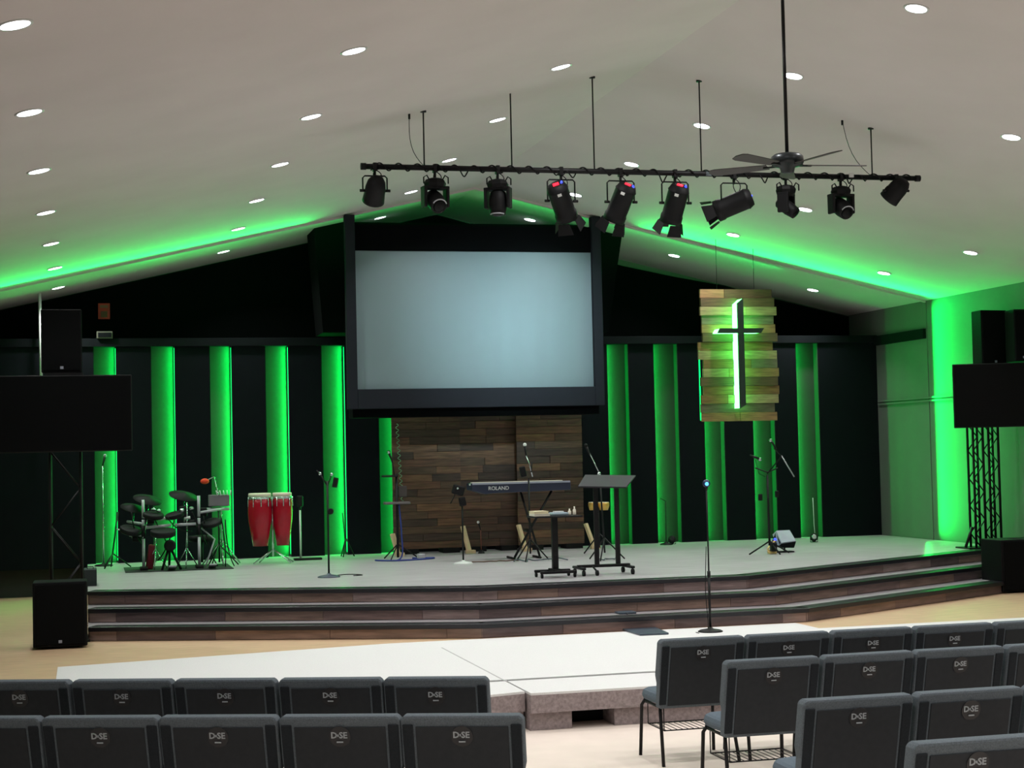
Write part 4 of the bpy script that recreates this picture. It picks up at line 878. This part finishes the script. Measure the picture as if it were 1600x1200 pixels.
# wedge monitor on a short stand
Yw = -4.25; t = thing('stage_monitor', 'tilted pale grey monitor speaker on a short stand at the right of the stage', 'speaker', (S(1228, 866, Yw).x, Yw, ZD))
a = [S(1213, 829, Yw+.1), S(1234, 828, Yw+.1), S(1244, 845, Yw-.12), S(1221, 848, Yw-.12)]
bm = B(); prism(bm, a, (-.02, .1, -.06)); obj('top_face', bm, m_teal, t, .004)
a2 = [S(1212, 831, Yw+.12), S(1219, 848, Yw-.10), S(1216, 855, Yw-.02), S(1206, 846, Yw+.1)]
a3 = [S(1221, 848, Yw-.10), S(1244, 846, Yw-.10), S(1241, 856, Yw-.05), S(1218, 856, Yw-.05)]
bm = B(); prism(bm, a3, (0, .14, .01)); obj('cabinet', bm, m_cab, t, .004)
bm = B(); prism(bm, a2, (.1, .03, 0)); obj('side', bm, m_cab, t, .004)
obj('input_light', ball(B(), S(1211, 843, Yw-.02), .022, 10), m_bluled, t, label='glowing blue light')
q = S(1227, 868, Yw); obj('stem', tube(B(), [(q.x, Yw+.02, ZD+.01), (q.x, Yw+.02, S(1227, 853, Yw).z)], .014, 8), m_blk, t); obj('foot', box2(B(), (q.x-.14, Yw-.05, ZD), (q.x+.12, Yw+.09, ZD+.018)), m_blk, t, .006)
g = [S(1211, 845, Yw-.05), S(1202, 854, Yw-.1), S(1198, 862, Yw-.15)]
pts = [g[0], g[1], (g[2].x, Yw-.2, ZD+.06)]+[(g[2].x+.05+.055*cos(k*.9), Yw-.22+.05*sin(k*.9), ZD+.014+.004*(k % 9)) for k in range(22)]
cable('tan_cable', 'tan cable coiled on the stage beside the grey monitor speaker', pts, .012, m_tanc)
# little floor lights
for xx_, yy_, Yy, lb, top, mm in ((1272, 847, -2.3, 'small round floor light with a thin lead at the far right recess', 778, m_chrome), (1050, 849, -1.5, 'small dark floor light at the foot of the recess right of the lectern', None, m_blk)):
    p = S(xx_, yy_, Yy); t = thing('floor_light', lb, 'floor light', (p.x, Yy, ZD))
    obj('body', lathe(B(), [(.03, -.05), (.055, -.03), (.06, .03), (.05, .04)], (p.x, Yy, ZD+.075), (-.3, -1, .4), 18), m_blkp, t); obj('lens', lathe(B(), [(.045, .041), (.03, .046)], (p.x, Yy, ZD+.075), (-.3, -1, .4), 16), mm, t)
    obj('bracket', tube(B(), [(p.x-.06, Yy, ZD+.08), (p.x-.06, Yy, ZD+.01), (p.x+.06, Yy, ZD+.01), (p.x+.06, Yy, ZD+.08)], .006, 6), m_blk, t)
    if top: obj('lead', tube(B(), [S(xx_-2, top, Yy), S(xx_, 820, Yy), (p.x+.02, Yy, ZD+.1)], .005, 5), m_white, t)
Yj = -1.5; p = S(1041, 848, Yj); t = thing('microphone_stand', 'thin black stand before the second recess right of the lectern', 'microphone stand', (p.x, Yj, ZD)); pole(t, (p.x, Yj, ZD+.03), (S(1040, 782, Yj).x, Yj, S(1040, 782, Yj).z), .007); roundbase(t, p.x, Yj, ZD, .1); obj('boom', tube(B(), [S(1040, 783, Yj), S(1031, 778, Yj)], .006, 5), m_blk, t)
# low amplifier at stage left corner
a = at(142, 916, z=ZD); t = thing('amplifier_case', 'small dark case at the left front corner of the stage', 'case', (a.x, a.y+.1, ZD)); bm = B(); box2(bm, (a.x-.08, a.y, ZD), (a.x+.07, a.y+.35, ZD+.2)); obj('case', bm, mat('teal_black', (28, 40, 42), .6), t, .01); obj('handle', tube(B(), [(a.x-.04, a.y+.1, ZD+.2), (a.x-.04, a.y+.12, ZD+.225), (a.x+.03, a.y+.12, ZD+.225), (a.x+.03, a.y+.1, ZD+.2)], .006, 5), m_blk, t)
